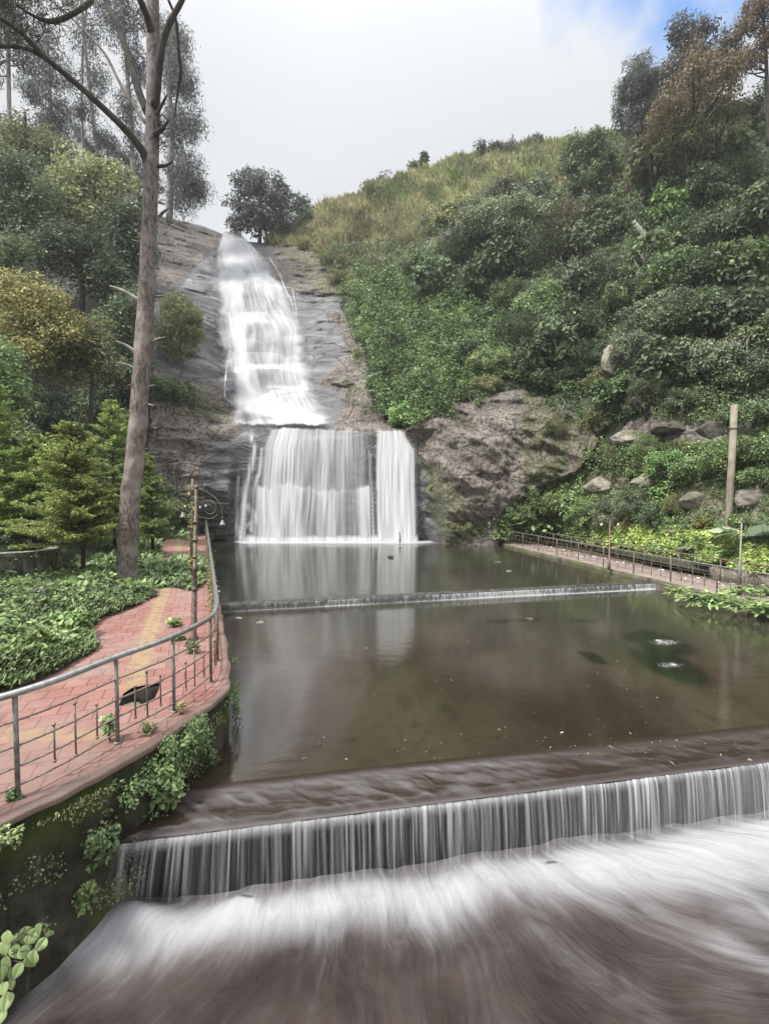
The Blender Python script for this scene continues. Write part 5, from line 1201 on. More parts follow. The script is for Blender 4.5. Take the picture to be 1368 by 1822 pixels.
# ------------------------------------------------------------------ conifers on the left
def conifer(base, D, h, crown0, spread, label, seed, tiers=16, lean=0.0, leafk=1.0, trunk_r=.07, top=1.0):
    rng = np.random.default_rng(seed); b = P(base[0], base[1], D); root = empty('conifer', tuple(b), label, 'conifer')
    MB().tube([(0, 0, -.05), (.02, 0, h * .4), (lean * h * .5, 0, h * .75), (lean * h, 0, h * .99)], [trunk_r, trunk_r * .8, trunk_r * .45, .01], 8, rough=.1).obj('trunk', M_bark_dark, root)
    L = Leaves(); br = MB()
    for k in range(tiers):
        f = k / (tiers - 1); z = crown0 + (h - crown0) * f ** .95; r = spread * (1 - f) ** .75 * (.85 + .2 * math.sin(k * 2.4)) + .14
        nb = int(7 + 6 * (1 - f))
        for j in range(nb):
            a = rng.uniform(0, 2 * math.pi); ln = r * rng.uniform(.65, 1.15); el = rng.uniform(.05, .42) + .4 * f; lx = lean * z * (z / h)
            n = 9; t = np.linspace(0, 1, n); dirv = A([math.cos(a), math.sin(a)])
            q = np.column_stack([lx + dirv[0] * ln * t, dirv[1] * ln * t, z + ln * (el * t - .18 * t ** 2 + .10 * t ** 3)])
            br.tube(q[::2], np.linspace(.014, .004, 5), 4, caps=False)
            m = int(105 * (ln / 1.2) * leafk) + 16; tt = rng.uniform(.12, 1, m) ** .8; c = np.stack([np.interp(tt, t, q[:, i]) for i in range(3)], -1)
            side = rng.choice([-1, 1], m); perp = A([-dirv[1], dirv[0], 0]); w = (.10 + .30 * ln * (1 - tt) * .5) * rng.uniform(0, 1, m)
            c = c + perp * (side * w)[:, None] + rng.normal(0, .02, (m, 3)); c[:, 2] -= w * .25
            ld = norm(A([dirv[0], dirv[1], .25]) * .9 + perp * side[:, None] * .75 + rng.normal(0, .22, (m, 3)))
            nr = A([0, 0, 1]) + rng.normal(0, .45, (m, 3))
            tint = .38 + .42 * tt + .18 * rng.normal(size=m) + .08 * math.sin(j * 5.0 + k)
            L.add(*leaf_quads(c, nr, ld, rng.uniform(.08, .17, m) / leafk ** .3, .36, False, tint))
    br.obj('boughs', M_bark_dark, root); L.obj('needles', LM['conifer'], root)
    return root
conifer((149, 1036), 14.4, 5.05, 1.25, 1.75, 'bright green young conifer with a thin bare foot in front of the low wall', 3, 22, -.055, 1.5)
conifer((205, 985), 20.0, 6.7, 1.3, 1.9, 'pointed green conifer just behind and left of the pine trunk', 4, 22, .0, 1.2)
conifer((272, 975), 19.5, 3.9, .5, .95, 'dark green young conifer showing right of the pine trunk', 5, 14, -.03, 1.0)
conifer((62, 1000), 16.5, 4.6, .9, 1.6, 'green conifer behind the low wall, left of the bright one', 6, 18, .03, 1.2)
conifer((-10, 990), 16.0, 6.2, .9, 1.7, 'tall feathery conifer cut by the left picture edge', 8, 20, .02, 1.1)
conifer((118, 990), 21.0, 5.6, 1.0, 1.6, 'shaded conifer behind the bright young conifer', 9, 16, .0, 1.0)
def build_stump():
    b = P(142, 860, 22.5); root = empty('dead_snag', tuple(b + A([0, 0, -1.6])), 'grey broken dead snag between the two pointed conifers', 'dead tree')
    MB().tube([(0, 0, 0), (.05, 0, 1.6), (-.05, 0, 3.2), (.1, 0, 4.0)], [.45, .36, .26, .05], 10, rough=.35, seed=4).obj('trunk', M_bark, root)
build_stump()

# ------------------------------------------------------------------ ground plants of the left bank
def bank_height(x, y):
    q = stack(x, y, 0 * x); return .20 + .34 * np.clip(fbm(q * .75, 44, 3) + .45, 0, 1.3) + .10 * fbm(q * 2.2, 5, 2)
def bank_plants(name, poly, n, leaf, mat, seed, hmul=1.0, z0=ZP, asp=.55, mode='stuff', fold=True, label=None):
    rng = np.random.default_rng(seed); po = A([P(px, py, (CAMZ - z0) * F / (py - 880))[:2] if isinstance(px, (int, float)) else None for px, py in poly])
    lo, hi = po.min(0), po.max(0); pts = []
    while sum(map(len, pts)) < n:
        # more leaves where the picture sees them large
        q = rng.uniform(lo, hi, (n * 2, 2)); k = inpoly(q[:, 0], q[:, 1], po) & (rng.uniform(size=len(q)) < np.clip((lo[1] / q[:, 1]) ** 1.6, .05, 1)); pts.append(q[k])
    q = np.concatenate(pts)[:n]; h = bank_height(q[:, 0], q[:, 1]) * hmul
    # thin at the border
    e = np.min([np.linalg.norm(q - (po[i] + (po[i - 1] - po[i]) * t), axis=1) for i in range(len(po)) for t in np.linspace(0, 1, 9)], 0)
    h = h * sstep(e, -.25, 1.1) ** .7; fr = rng.uniform(0, 1, n) ** .35
    c = np.column_stack([q, z0 + h * fr + .01])
    gx = (bank_height(q[:, 0] + .1, q[:, 1]) - h / max(hmul, .01)) / .1; gy = (bank_height(q[:, 0], q[:, 1] + .1) - h / max(hmul, .01)) / .1
    nr = np.column_stack([-np.clip(gx, -1, 1), -np.clip(gy, -1, 1), np.ones(n) * 1.1]) + rng.normal(0, .6, (n, 3)); t = rng.normal(size=(n, 3)) + A([0, -.25, -.15])
    pt = fbm(np.column_stack([q * 1.3, 0 * q[:, 0]]), 3, 3)
    sz = leaf * rng.uniform(.6, 1.35, n) * (1 + .35 * (pt > .1)) * np.clip((q[:, 1] / 8) ** .5, .8, 2)
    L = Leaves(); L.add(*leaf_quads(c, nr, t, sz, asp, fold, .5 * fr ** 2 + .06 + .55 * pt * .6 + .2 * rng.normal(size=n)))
    o = L.obj(name, mat); tag(o, label, None, None, 'stuff') if mode == 'stuff' else tag(o, label, 'plant')
    return o
G1 = [(-150, 1330), (0, 1236), (60, 1225), (130, 1186), (172, 1160), (160, 1125), (185, 1102), (240, 1082), (278, 1062), (270, 1040), (215, 1030), (120, 1020), (60, 1030), (-150, 1040)]
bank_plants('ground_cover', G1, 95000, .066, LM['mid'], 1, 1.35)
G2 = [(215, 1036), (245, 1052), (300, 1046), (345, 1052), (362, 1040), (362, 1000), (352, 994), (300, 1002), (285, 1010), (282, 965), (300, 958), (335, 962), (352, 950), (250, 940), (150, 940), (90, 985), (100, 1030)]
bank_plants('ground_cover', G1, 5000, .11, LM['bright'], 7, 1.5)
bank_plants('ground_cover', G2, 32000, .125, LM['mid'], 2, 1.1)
rngp = np.random.default_rng(99)
def plant(px, py, D, r, n, leaf, mat, label, z=None, asp=.55, fold=True, droop=.3, squash=.8, seed=1, name='plant', K=9, up=.4, spread=None, cat='plant', stem=True, hang=0.0, tb=.55):
    rng = np.random.default_rng(seed + 500); b = P(px, py, D)
    if z is not None: b[2] = z
    root = empty(name, tuple(b), label, cat); s = spread or (1, 1, 1)
    d = ball_dirs(rng, K) * rng.uniform(.2, .8, K)[:, None] * r * A(s); d[:, 2] += (0 if hang else r * .75 * s[2]); d[:, 2] -= hang * rng.uniform(0, 1, K)
    L = Leaves(); clumps(L, rng, d, r * .42, n // K, leaf, asp, droop=droop, fold=fold, squash=squash, up=up, tbase=tb)
    if stem:
        m = MB()
        for q in d[:8]: m.tube(spline([(0, 0, 0 if not hang else .0), q * A([.5, .5, .6]), q], 7), np.linspace(.010, .003, 7), 4)
        m.obj('stem', M_bark_dark, root)
    L.obj('leaves', mat, root); return root
WP = [(390, 1222, 6.75, .20, 'bushy green plant spilling over the wall edge where the railing bends', .045, .15), (352, 1290, 5.7, .15, 'trailing plant on the wall below the railing bend', .035, .30), (318, 1308, 5.35, .17, 'white-flecked leafy plant growing from the top of the wall', .05, .1),
      (282, 1368, 5.1, .20, 'largest leafy clump hanging on the mossy wall', .05, .18), (300, 1400, 5.05, .15, 'round-leaved clump hanging just under the largest clump', .055, .12), (372, 1335, 5.9, .12, 'thin creeper hanging down the wall corner near the water', .035, .3),
      (195, 1460, 4.75, .14, 'small-leaved creeper low on the mossy wall', .04, .22), (175, 1500, 4.5, .13, 'broad-leaved sprig low on the wall above the weir', .06, .2), (240, 1455, 5.0, .12, 'dark sprig on the wall just above the water edge', .035, .1), (150, 1580, 4.3, .10, 'weedy tuft on the wall foot beside the falling curtain', .04, .15), (12, 1478, 3.75, .08, 'small weed growing on the red edge at the left picture border', .035, .05), (190, 1395, 4.62, .10, 'thin creeper hanging from the red edge by the second post', .035, .3)]
for k, (px, py, D, r, lab, lf, hg) in enumerate(WP):
    plant(px, py, D, r * 1.45, 620 if k < 5 else 300, lf * 1.15, LM['mid'] if k % 3 else LM['bright'], lab, seed=k, hang=hg, name='wall_plant', spread=(1.1, .7, 1), stem=True)
PP = [(196, 1325, 5.1, .13, 'upright leafy weed growing around the second railing post', .045, (.7, .7, 2.2)), (322, 1272, 5.75, .08, 'thin weed at the foot of the third railing post', .03, (1, 1, 1.4)), (262, 1322, 5.25, .09, 'small fern-like weed on the red paving', .03, (1.2, 1, 1)), (26, 1436, 4.1, .07, 'low weed at the foot of the first railing post', .03, (1, 1, .8)),
      (45, 1165, 7.6, .36, 'tall loose herb with large leaves in the ground plants at the left picture edge', .11, (1.2, 1.2, 1.1)), (120, 1125, 8.9, .34, 'large-leaved herb in the middle of the left ground plants', .12, (1.3, 1.2, .9)), (165, 1075, 10.6, .36, 'bushy herb behind the large-leaved herb, left of the path bend', .10, (1.3, 1.2, .9)), (75, 1075, 11.0, .40, 'bushy herb below the low grey wall', .11, (1.4, 1.2, .9)), (235, 1060, 12.4, .34, 'bushy herb at the foot of the pine trunk', .11, (1.3, 1.2, .8)),
      (310, 1118, 9.6, .16, 'bright green weed in the paving left of the lamp post', .06, (1, 1, 1)), (338, 1165, 8.0, .17, 'dark weed at the foot of the bronze lamp post', .05, (1.2, 1, .8)), (322, 1145, 8.7, .12, 'pale weed between the bright weed and the lamp post', .05, (1, 1, .9))]
for k, (px, py, D, r, lab, lf, sp) in enumerate(PP):
    plant(px, py, D, r, 260 if r < .3 else 620, lf, [LM['mid'], LM['olive'], LM['olive'], LM['mid'], LM['bright'], LM['bright'], LM['mid'], LM['blue'], LM['mid'], LM['bright'], LM['mid'], LM['bright']][k], lab, z=ZP, seed=30 + k, name='weed', spread=sp, K=8)
def broadleaf_corner():
    b = P(-40, 1745, 3.35); b[0] -= .05; root = empty('broad_leaved_plant', tuple(b), 'broad-leaved plant in the bottom left corner beside the foam', 'plant')
    rng = np.random.default_rng(8); c = []
    for px, py in ((8, 1672), (30, 1660), (52, 1664), (68, 1650), (90, 1655), (72, 1642), (12, 1700), (34, 1690), (62, 1690), (50, 1700), (2, 1720), (22, 1722), (40, 1712), (5, 1748), (20, 1740), (2, 1775), (15, 1765), (8, 1792), (26, 1680), (84, 1668), (46, 1648), (14, 1655), (-10, 1700), (-14, 1740)):
        c.append(P(px, py, 3.35 + rng.uniform(-.12, .12)))
    c = A(c) - b; n = len(c); L = Leaves()
    nr = norm(A([.25, -1, .55]) + rng.normal(0, .35, (n, 3))); t = A([.1, -.2, -1]) + rng.normal(0, .45, (n, 3)); t = norm(t - nr * np.sum(nr * t, -1, keepdims=True)); sd_ = np.cross(nr, t); sz = rng.uniform(.075, .125, n)[:, None]
    ys = np.linspace(0, 1, 9); wdt = .40 * np.sin(math.pi * ys ** .72) ** .85; wdt[0] = .02; wdt[-1] = 0
    rows = []
    for sgn in (-1, -.5, 0, .5, 1):
        rows.append(np.stack([c + sz * (sgn * w * sd_ + y * t + (.10 * abs(sgn) * w * 2 - .22 * y * y + .03 * (abs(sgn) == .5)) * nr) for y, w in zip(ys, wdt)], 1))
    V = np.stack(rows, 2).reshape(n, -1, 3); gf = grid_faces(9, 5); L.add(V.reshape(-1, 3), (gf[None] + (np.arange(n) * 45)[:, None, None]).reshape(-1, 4), np.repeat(rng.uniform(.5, .85, n), 45))
    m = MB()
    for q in c: m.tube(spline([(0, 0, -.1), q * .5 + A([0, .05, .02]), q], 7), .0035, 4)
    m.obj('stem', M_bark_dark, root); L.obj('leaves', LM['mid'], root)
broadleaf_corner()
def wall_creeper():
    rng = np.random.default_rng(17); n = 26000; i = rng.integers(97, 345, n); z = ZP + .03 - 1.2 * rng.uniform(0, 1, n) ** 1.4
    k = (fbm(stack(ed[i, 0] * 1.1, ed[i, 1] * 1.1, z * 1.5), 23, 3) + .75 * fbm(stack(ed[i, 0] * 4.5, ed[i, 1] * 4.5, z * 3.5), 29, 3)) > .24 + .12 * (ZP - z) * (ed[i, 1] < 4.6); i = i[k]; z = z[k]; n = len(i)
    lift = rng.uniform(.02, .14, n)
    q = np.column_stack([ed[i] - edn[i] * (lift + .12 * np.maximum(0, -.35 - z))[:, None] + rng.normal(0, .02, (n, 2)), z + rng.normal(0, .03, n)])
    nr = np.column_stack([-edn[i], np.full(n, .8)]) + rng.normal(0, .5, (n, 3)); L = Leaves()
    L.add(*leaf_quads(q, nr, A([0, 0, -.7]) + rng.normal(0, .5, (n, 3)), rng.uniform(.018, .042, n), .6, True, .2 + 3.2 * lift + rng.normal(0, .15, n)))
    tag(L.obj('creeper', LM['mid']), kind='stuff')
    # creeper climbing the far part of the railing
    n = 5200; t = rng.uniform(0, 1, n) ** 1.3; a = A([-2.9, 7.7]); b = A([-13.0, 32.8]); c = a + (b - a) * t[:, None]
    k = fbm(stack(t * 26, 0 * t, 0 * t), 5, 3) > -.1; c = c[k]; n = len(c)
    q = np.column_stack([c + rng.normal(0, .06, (n, 2)), ZP + .95 * rng.uniform(0, 1, n) ** 1.5]); L = Leaves()
    L.add(*leaf_quads(q, rng.normal(size=(n, 3)) + A([.3, -.6, .4]), rng.normal(size=(n, 3)), rng.uniform(.04, .09, n), .6, False, rng.uniform(.1, .9, n)))
    tag(L.obj('creeper', LM['olive']), kind='stuff')
wall_creeper()
def wall_moss():
    rng = np.random.default_rng(3); n = 9000; i = rng.integers(32, 300, n); z = ZP - .08 - 1.3 * rng.uniform(0, 1, n) ** 1.3
    k = fbm(stack(ed[i, 0] * 1.6, ed[i, 1] * 1.6, z * 1.6), 9, 3) > .10; i = i[k]; z = z[k]; n = len(i)
    q = np.column_stack([ed[i] - edn[i] * (.02 + .12 * np.maximum(0, -.35 - z))[:, None] + rng.normal(0, .01, (n, 2)), z]); q[:, :2] -= edn[i] * .06
    nr = np.column_stack([-edn[i], np.full(n, .5)]) + rng.normal(0, .4, (n, 3)); L = Leaves()
    L.add(*leaf_quads(q, nr, A([0, 0, -1]) + rng.normal(0, .5, (n, 3)), rng.uniform(.012, .034, n), .6, False, rng.uniform(.1, .8, n)))
    tag(L.obj('moss', LM['olive']), kind='stuff')
wall_moss()
# ------------------------------------------------------------------ plants of the hillsides
def surf(px, py, e=2.5):
    a = TP(px, py, 0, False); dx = TP(px + e, py, 0, False) - a; dy = TP(px, py - e, 0, False) - a
    n = norm(np.cross(dx, dy)); return a, n
def scatter(name, polys, n, mat, seed, leafpx=3.2, leafmin=.10, tuft=8, tuftpx=8, lift=.5, asp=.5, tbase=.45, holes=(), droop=0.2, wob=10, fold=False, up=.3, patch=.35):
    """leafy mass over the slope: tufts of leaves sitting on the ground"""
    rng = np.random.default_rng(seed); K = n // tuft; P_ = A(sum([list(p) for p in polys], [])); lo, hi = P_.min(0), P_.max(0); pts = np.zeros((0, 2))
    while len(pts) < K:
        q = rng.uniform(lo, hi, (K * 2, 2)); k = np.zeros(len(q), bool)
        w = wob * fbm(np.column_stack([q / 30, 0 * q[:, 0]]), seed, 4) + (wob > 10) * 16 * fbm(np.column_stack([q / 75, 0 * q[:, 0]]), seed + 1, 2)
        for p in polys: k |= inpoly(q[:, 0] + w, q[:, 1] + w, p)
        for p in holes: k &= ~inpoly(q[:, 0], q[:, 1], p)
        # clear patches, so that the mass is uneven
        k &= rng.uniform(size=len(q)) < .55 + 1.2 * (fbm(np.column_stack([q / 22, 0 * q[:, 0]]), seed + 2, 3) + .15)
        pts = np.vstack([pts, q[k]])
    pts = pts[:K]; a, nn = surf(pts[:, 0], pts[:, 1]); D = a[:, 1]; u = D / F
    h = lift * u * 14 * np.clip(.5 + 1.1 * fbm(np.column_stack([pts / 26, 0 * pts[:, 0]]), seed + 7, 3) + .5 * rng.uniform(size=K), .0, 2)
    c = a + nn * h[:, None] * .8 + A([0, 0, 1]) * h[:, None] * .5
    i = np.repeat(np.arange(K), tuft); N = len(i); r = (tuftpx * u)[i]
    d = ball_dirs(rng, N, up); d = norm(d + nn[i] * .5)
    pos = c[i] + d * (r * rng.uniform(.5, 1.1, N))[:, None] * A([1, 1, .75])
    sz = np.maximum(leafmin, leafpx * u)[i] * rng.uniform(.65, 1.35, N)
    pt = fbm(np.column_stack([pts / 34, 0 * pts[:, 0]]), seed + 11, 3)
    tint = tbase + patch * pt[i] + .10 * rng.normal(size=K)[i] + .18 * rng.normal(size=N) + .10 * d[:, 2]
    L = Leaves(); L.add(*leaf_quads(pos, d * .8 + A([0, 0, .6]) + rng.normal(0, .45, (N, 3)), rng.normal(size=(N, 3)) + d * .5 + A([0, 0, -droop]), sz, asp, fold, tint))
    o = L.obj(name, mat); tag(o, kind='stuff'); return o
IVY = [(606, 520), (640, 500), (700, 486), (800, 520), (900, 560), (990, 600), (1050, 640), (1050, 700), (985, 712), (930, 690), (850, 700), (800, 722), (760, 735), (738, 752), (690, 762), (678, 735), (655, 650), (640, 590)]
RS = [(560, 470), (700, 440), (760, 400), (880, 345), (980, 320), (1010, 270), (1100, 250), (1200, 225), (1368, 185), (1700, 150), (1700, 800), (1400, 780), (1300, 742), (1185, 728), (1110, 745), (1085, 775), (1035, 762), (985, 715), (1050, 700), (1050, 640), (900, 555), (800, 515), (700, 480), (620, 515)]
LOW = [(868, 965), (890, 905), (940, 868), (1010, 832), (1040, 770), (1085, 792), (1150, 806), (1310, 786), (1368, 760), (1700, 760), (1700, 1080), (1368, 1028), (1200, 998), (1100, 978), (1000, 962), (900, 958)]
BHOLE = [ROCKP[2], ROCKP[3], ROCKP[1]]
scatter('ivy', [IVY], 70000, LM['bright'], 1, 3.6, .12, 9, 8, .75, .6, tbase=.40, wob=30)
scatter('ivy', [IVY], 20000, LM['mid'], 31, 4.6, .12, 9, 9, 1.2, .6, tbase=.35, wob=34)
scatter('undergrowth', [RS], 190000, LM['dark'], 2, 3.6, .12, 10, 9, .9, .5, tbase=.45)
scatter('undergrowth', [RS], 36000, LM['mid'], 3, 3.4, .12, 10, 8, 1.3, .5, tbase=.45)
scatter('undergrowth', [LOW], 46000, LM['mid'], 4, 4.0, .07, 8, 7, .55, .45, holes=BHOLE[:1], tbase=.5)
scatter('undergrowth', [LOW], 30000, LM['bright'], 5, 4.2, .07, 8, 7, .8, .5, holes=BHOLE)
scatter('ground_plants', [[(1030, 964), (1060, 950), (1130, 940), (1200, 945), (1290, 950), (1368, 975), (1368, 1026), (1200, 996), (1100, 978)]], 20000, LM['lime'], 6, 6.0, .07, 8, 7, .55, .55, tbase=.5)
LH = [(-500, 150), (0, 225), (80, 250), (200, 350), (262, 390), (262, 640), (262, 960), (90, 985), (-100, 985), (-500, 1000)]
scatter('undergrowth', [LH], 90000, LM['dark'], 7, 3.8, .12, 10, 10, 1.0, .5, tbase=.42)
scatter('undergrowth', [[(255, 858), (300, 872), (345, 890), (352, 962), (255, 968)]], 7000, LM['mid'], 8, 4, .12, 9, 7, .6, .55)
scatter('undergrowth', [[(266, 680), (330, 684), (362, 705), (345, 728), (290, 716), (266, 716)]], 2600, LM['mid'], 9, 3.4, .12, 9, 6, .4, .5)
scatter('undergrowth', [[(452, 408), (500, 398), (545, 372), (560, 390), (520, 420), (480, 436)]], 5000, LM['mid'], 10, 3.2, .15, 9, 6, .6, .5)
scatter('moss_patch', [[(752, 852), (785, 838), (800, 870), (790, 900), (760, 895)], [(795, 905), (820, 925), (868, 935), (868, 958), (805, 955)], [(612, 700), (640, 690), (672, 735), (640, 745)], [(630, 620), (650, 630), (645, 660), (632, 655)]], 5200, LM['lime'], 11, 2.6, .08, 8, 5, .15, .5, tbase=.2)
scatter('undergrowth', [[(985, 705), (1045, 735), (1075, 790), (1040, 840), (965, 875), (900, 910), (890, 890), (960, 850), (1015, 810), (1020, 770), (975, 725)], [(735, 745), (800, 712), (860, 695), (940, 685), (985, 708), (940, 712), (860, 722), (790, 745)]], 15000, LM['mid'], 51, 3.6, .08, 8, 7, .5, .5)
scatter('dry_scrub', [[(790, 735), (860, 705), (935, 700), (985, 725), (960, 790), (890, 820), (830, 800)], [(560, 450), (620, 450), (640, 560), (600, 540)], [(870, 850), (960, 790), (1000, 800), (940, 868)]], 9000, LM['olive'], 12, 2.8, .08, 7, 7, .3, .3, tbase=.35, droop=.8)
# grass
def grass(name, polys, n, hpx, seed, mat, tbase=.5, w=.10, holes=()):
    rng = np.random.default_rng(seed); P_ = A(sum([list(p) for p in polys], [])); lo, hi = P_.min(0), P_.max(0); q = np.zeros((0, 2))
    while len(q) < n:
        a = rng.uniform(lo, hi, (n * 2, 2)); k = np.zeros(n * 2, bool); wv = 8 * fbm(np.column_stack([a / 25, 0 * a[:, 0]]), seed, 3)
        for p in polys: k |= inpoly(a[:, 0] + wv, a[:, 1] + wv, p)
        k &= a[:, 1] > skyline(a[:, 0]) - 1
        k &= rng.uniform(size=len(a)) < .5 + 1.5 * (fbm(np.column_stack([a / A([16, 9]), 0 * a[:, 0]]), seed + 3, 3) + .2)
        q = np.vstack([q, a[k]])
    q = q[:n]; a, nn = surf(q[:, 0], q[:, 1]); u = a[:, 1] / F
    hh = hpx * u * rng.uniform(.5, 1.35, n) * (1 + .8 * fbm(np.column_stack([q / 14, 0 * q[:, 0]]), 5, 2))
    pt = fbm(np.column_stack([q / A([40, 22]), 0 * q[:, 0]]), seed + 9, 4)
    L = Leaves(); t = nn * .5 + A([0, 0, .9]) + rng.normal(0, .42, (n, 3)); nr = A([0, -1, .2]) + rng.normal(0, .5, (n, 3))
    L.add(*leaf_quads(a, nr, t, hh, w, False, tbase + .55 * pt + .17 * rng.normal(size=n)))
    o = L.obj(name, mat); tag(o, kind='stuff')
scatter('undergrowth', [[(1045, 800), (1120, 805), (1125, 850), (1050, 850)], [(1195, 850), (1368, 835), (1700, 840), (1700, 870), (1368, 865), (1215, 872)], [(1170, 735), (1320, 735), (1320, 760), (1170, 755)]], 9000, LM['mid'], 52, 4.0, .08, 8, 7, .8, .5)
grass('grass', [GRASSP], 90000, 11, 1, LM['grass'], .45, .16)
grass('grass', [[(640, 345), (850, 268), (1000, 250), (1115, 240), (1100, 300), (1000, 320), (860, 330), (700, 380)]], 26000, 10, 2, LM['lime'], .25, .16)
grass('grass', [[(905, 880), (985, 838), (1100, 880), (1180, 905), (1100, 960), (960, 950)], [(1040, 800), (1100, 810), (1200, 800), (1300, 800), (1200, 850), (1100, 830)]], 15000, 14, 3, LM['olive'], .6, .14)
grass('grass', [[(-120, 930), (70, 928), (95, 945), (80, 962), (-120, 968)]], 14000, 9, 4, LM['bright'], .6, .16)

# shrubs: one uneven crown of each kind, then copies, each with its own place and description
def shrub_proto(seed, K, n_per, leaf, asp, crad, R, mat, droop=.1, hollow=.45, squash=.8, up=.3, tbase=.5, zlo=-.35):
    rng = np.random.default_rng(seed); C = lumpy_centres(rng, R, K, zlo, hollow); L = Leaves(); rr = crad * rng.uniform(.6, 1.4, len(C))
    clumps(L, rng, C, rr, n_per, leaf, asp, droop=droop, squash=squash, up=up, tbase=tbase)
    m = MB()
    for c in C[:9]: m.tube(spline([(0, 0, -.9), c * A([.35, .35, .2]) + A([0, 0, -.3]), c], 8), np.linspace(.045, .010, 8), 5)
    return L, m
PRO = {}
def get_proto(kind, mat):
    key = (kind, mat)
    if key in PRO: return PRO[key]
    spec = {'round': dict(K=70, n_per=85, leaf=.10, asp=.55, crad=.26, R=(1, 1, .85)), 'loose': dict(K=46, n_per=75, leaf=.11, asp=.5, crad=.25, R=(1.05, 1.05, .95), hollow=.3),
            'dome': dict(K=90, n_per=80, leaf=.085, asp=.6, crad=.22, R=(1, 1, .8), hollow=.6), 'feather': dict(K=60, n_per=90, leaf=.16, asp=.18, crad=.24, R=(.9, .9, 1.1), droop=.9, hollow=.3),
            'low': dict(K=50, n_per=70, leaf=.11, asp=.5, crad=.24, R=(1.1, 1.1, .6)), 'big': dict(K=34, n_per=60, leaf=.19, asp=.55, crad=.30, R=(1, 1, .95), hollow=.35), 'spiky': dict(K=40, n_per=90, leaf=.17, asp=.14, crad=.28, R=(.95, .95, 1.1), hollow=.3, up=.8), 'fine': dict(K=80, n_per=110, leaf=.06, asp=.5, crad=.2, R=(1, 1, .95))}[kind]
    L, m = shrub_proto(hash_str(kind + mat) % 1000, mat=None, **spec)
    lo = L.obj('crown', LM[mat]); so_ = m.obj('stems', M_bark_dark)
    for o in (lo, so_): COL.objects.unlink(o)
    PRO[key] = (lo.data, so_.data); bpy.data.objects.remove(lo); bpy.data.objects.remove(so_)
    return PRO[key]
def hash_str(s):
    h = 7
    for ch in s: h = (h * 31 + ord(ch)) % 100003
    return h
rs = random.Random(5)
def shrub(px, py, r, kind, mat, label, cat='shrub', sx=1.0, sz=1.0, out=.35, group=None, name=None, D=None):
    d = float(DT(px, py, False)) if D is None else D; u = d / F; R = r * u
    c = P(px, py, d - R * out)
    root = empty(name or ('shrub' if cat == 'shrub' else cat.replace(' ', '_')), tuple(c), label, cat, group)
    root.rotation_euler = (rs.uniform(-.12, .12), rs.uniform(-.12, .12), rs.uniform(0, 6.28)); root.scale = (R * sx, R * sx, R * sz)
    cr, st = get_proto(kind, mat)
    for nme, me in (('crown', cr), ('stems', st)):
        o = bpy.data.objects.new(nme, me); COL.objects.link(o); o.parent = root
    return root
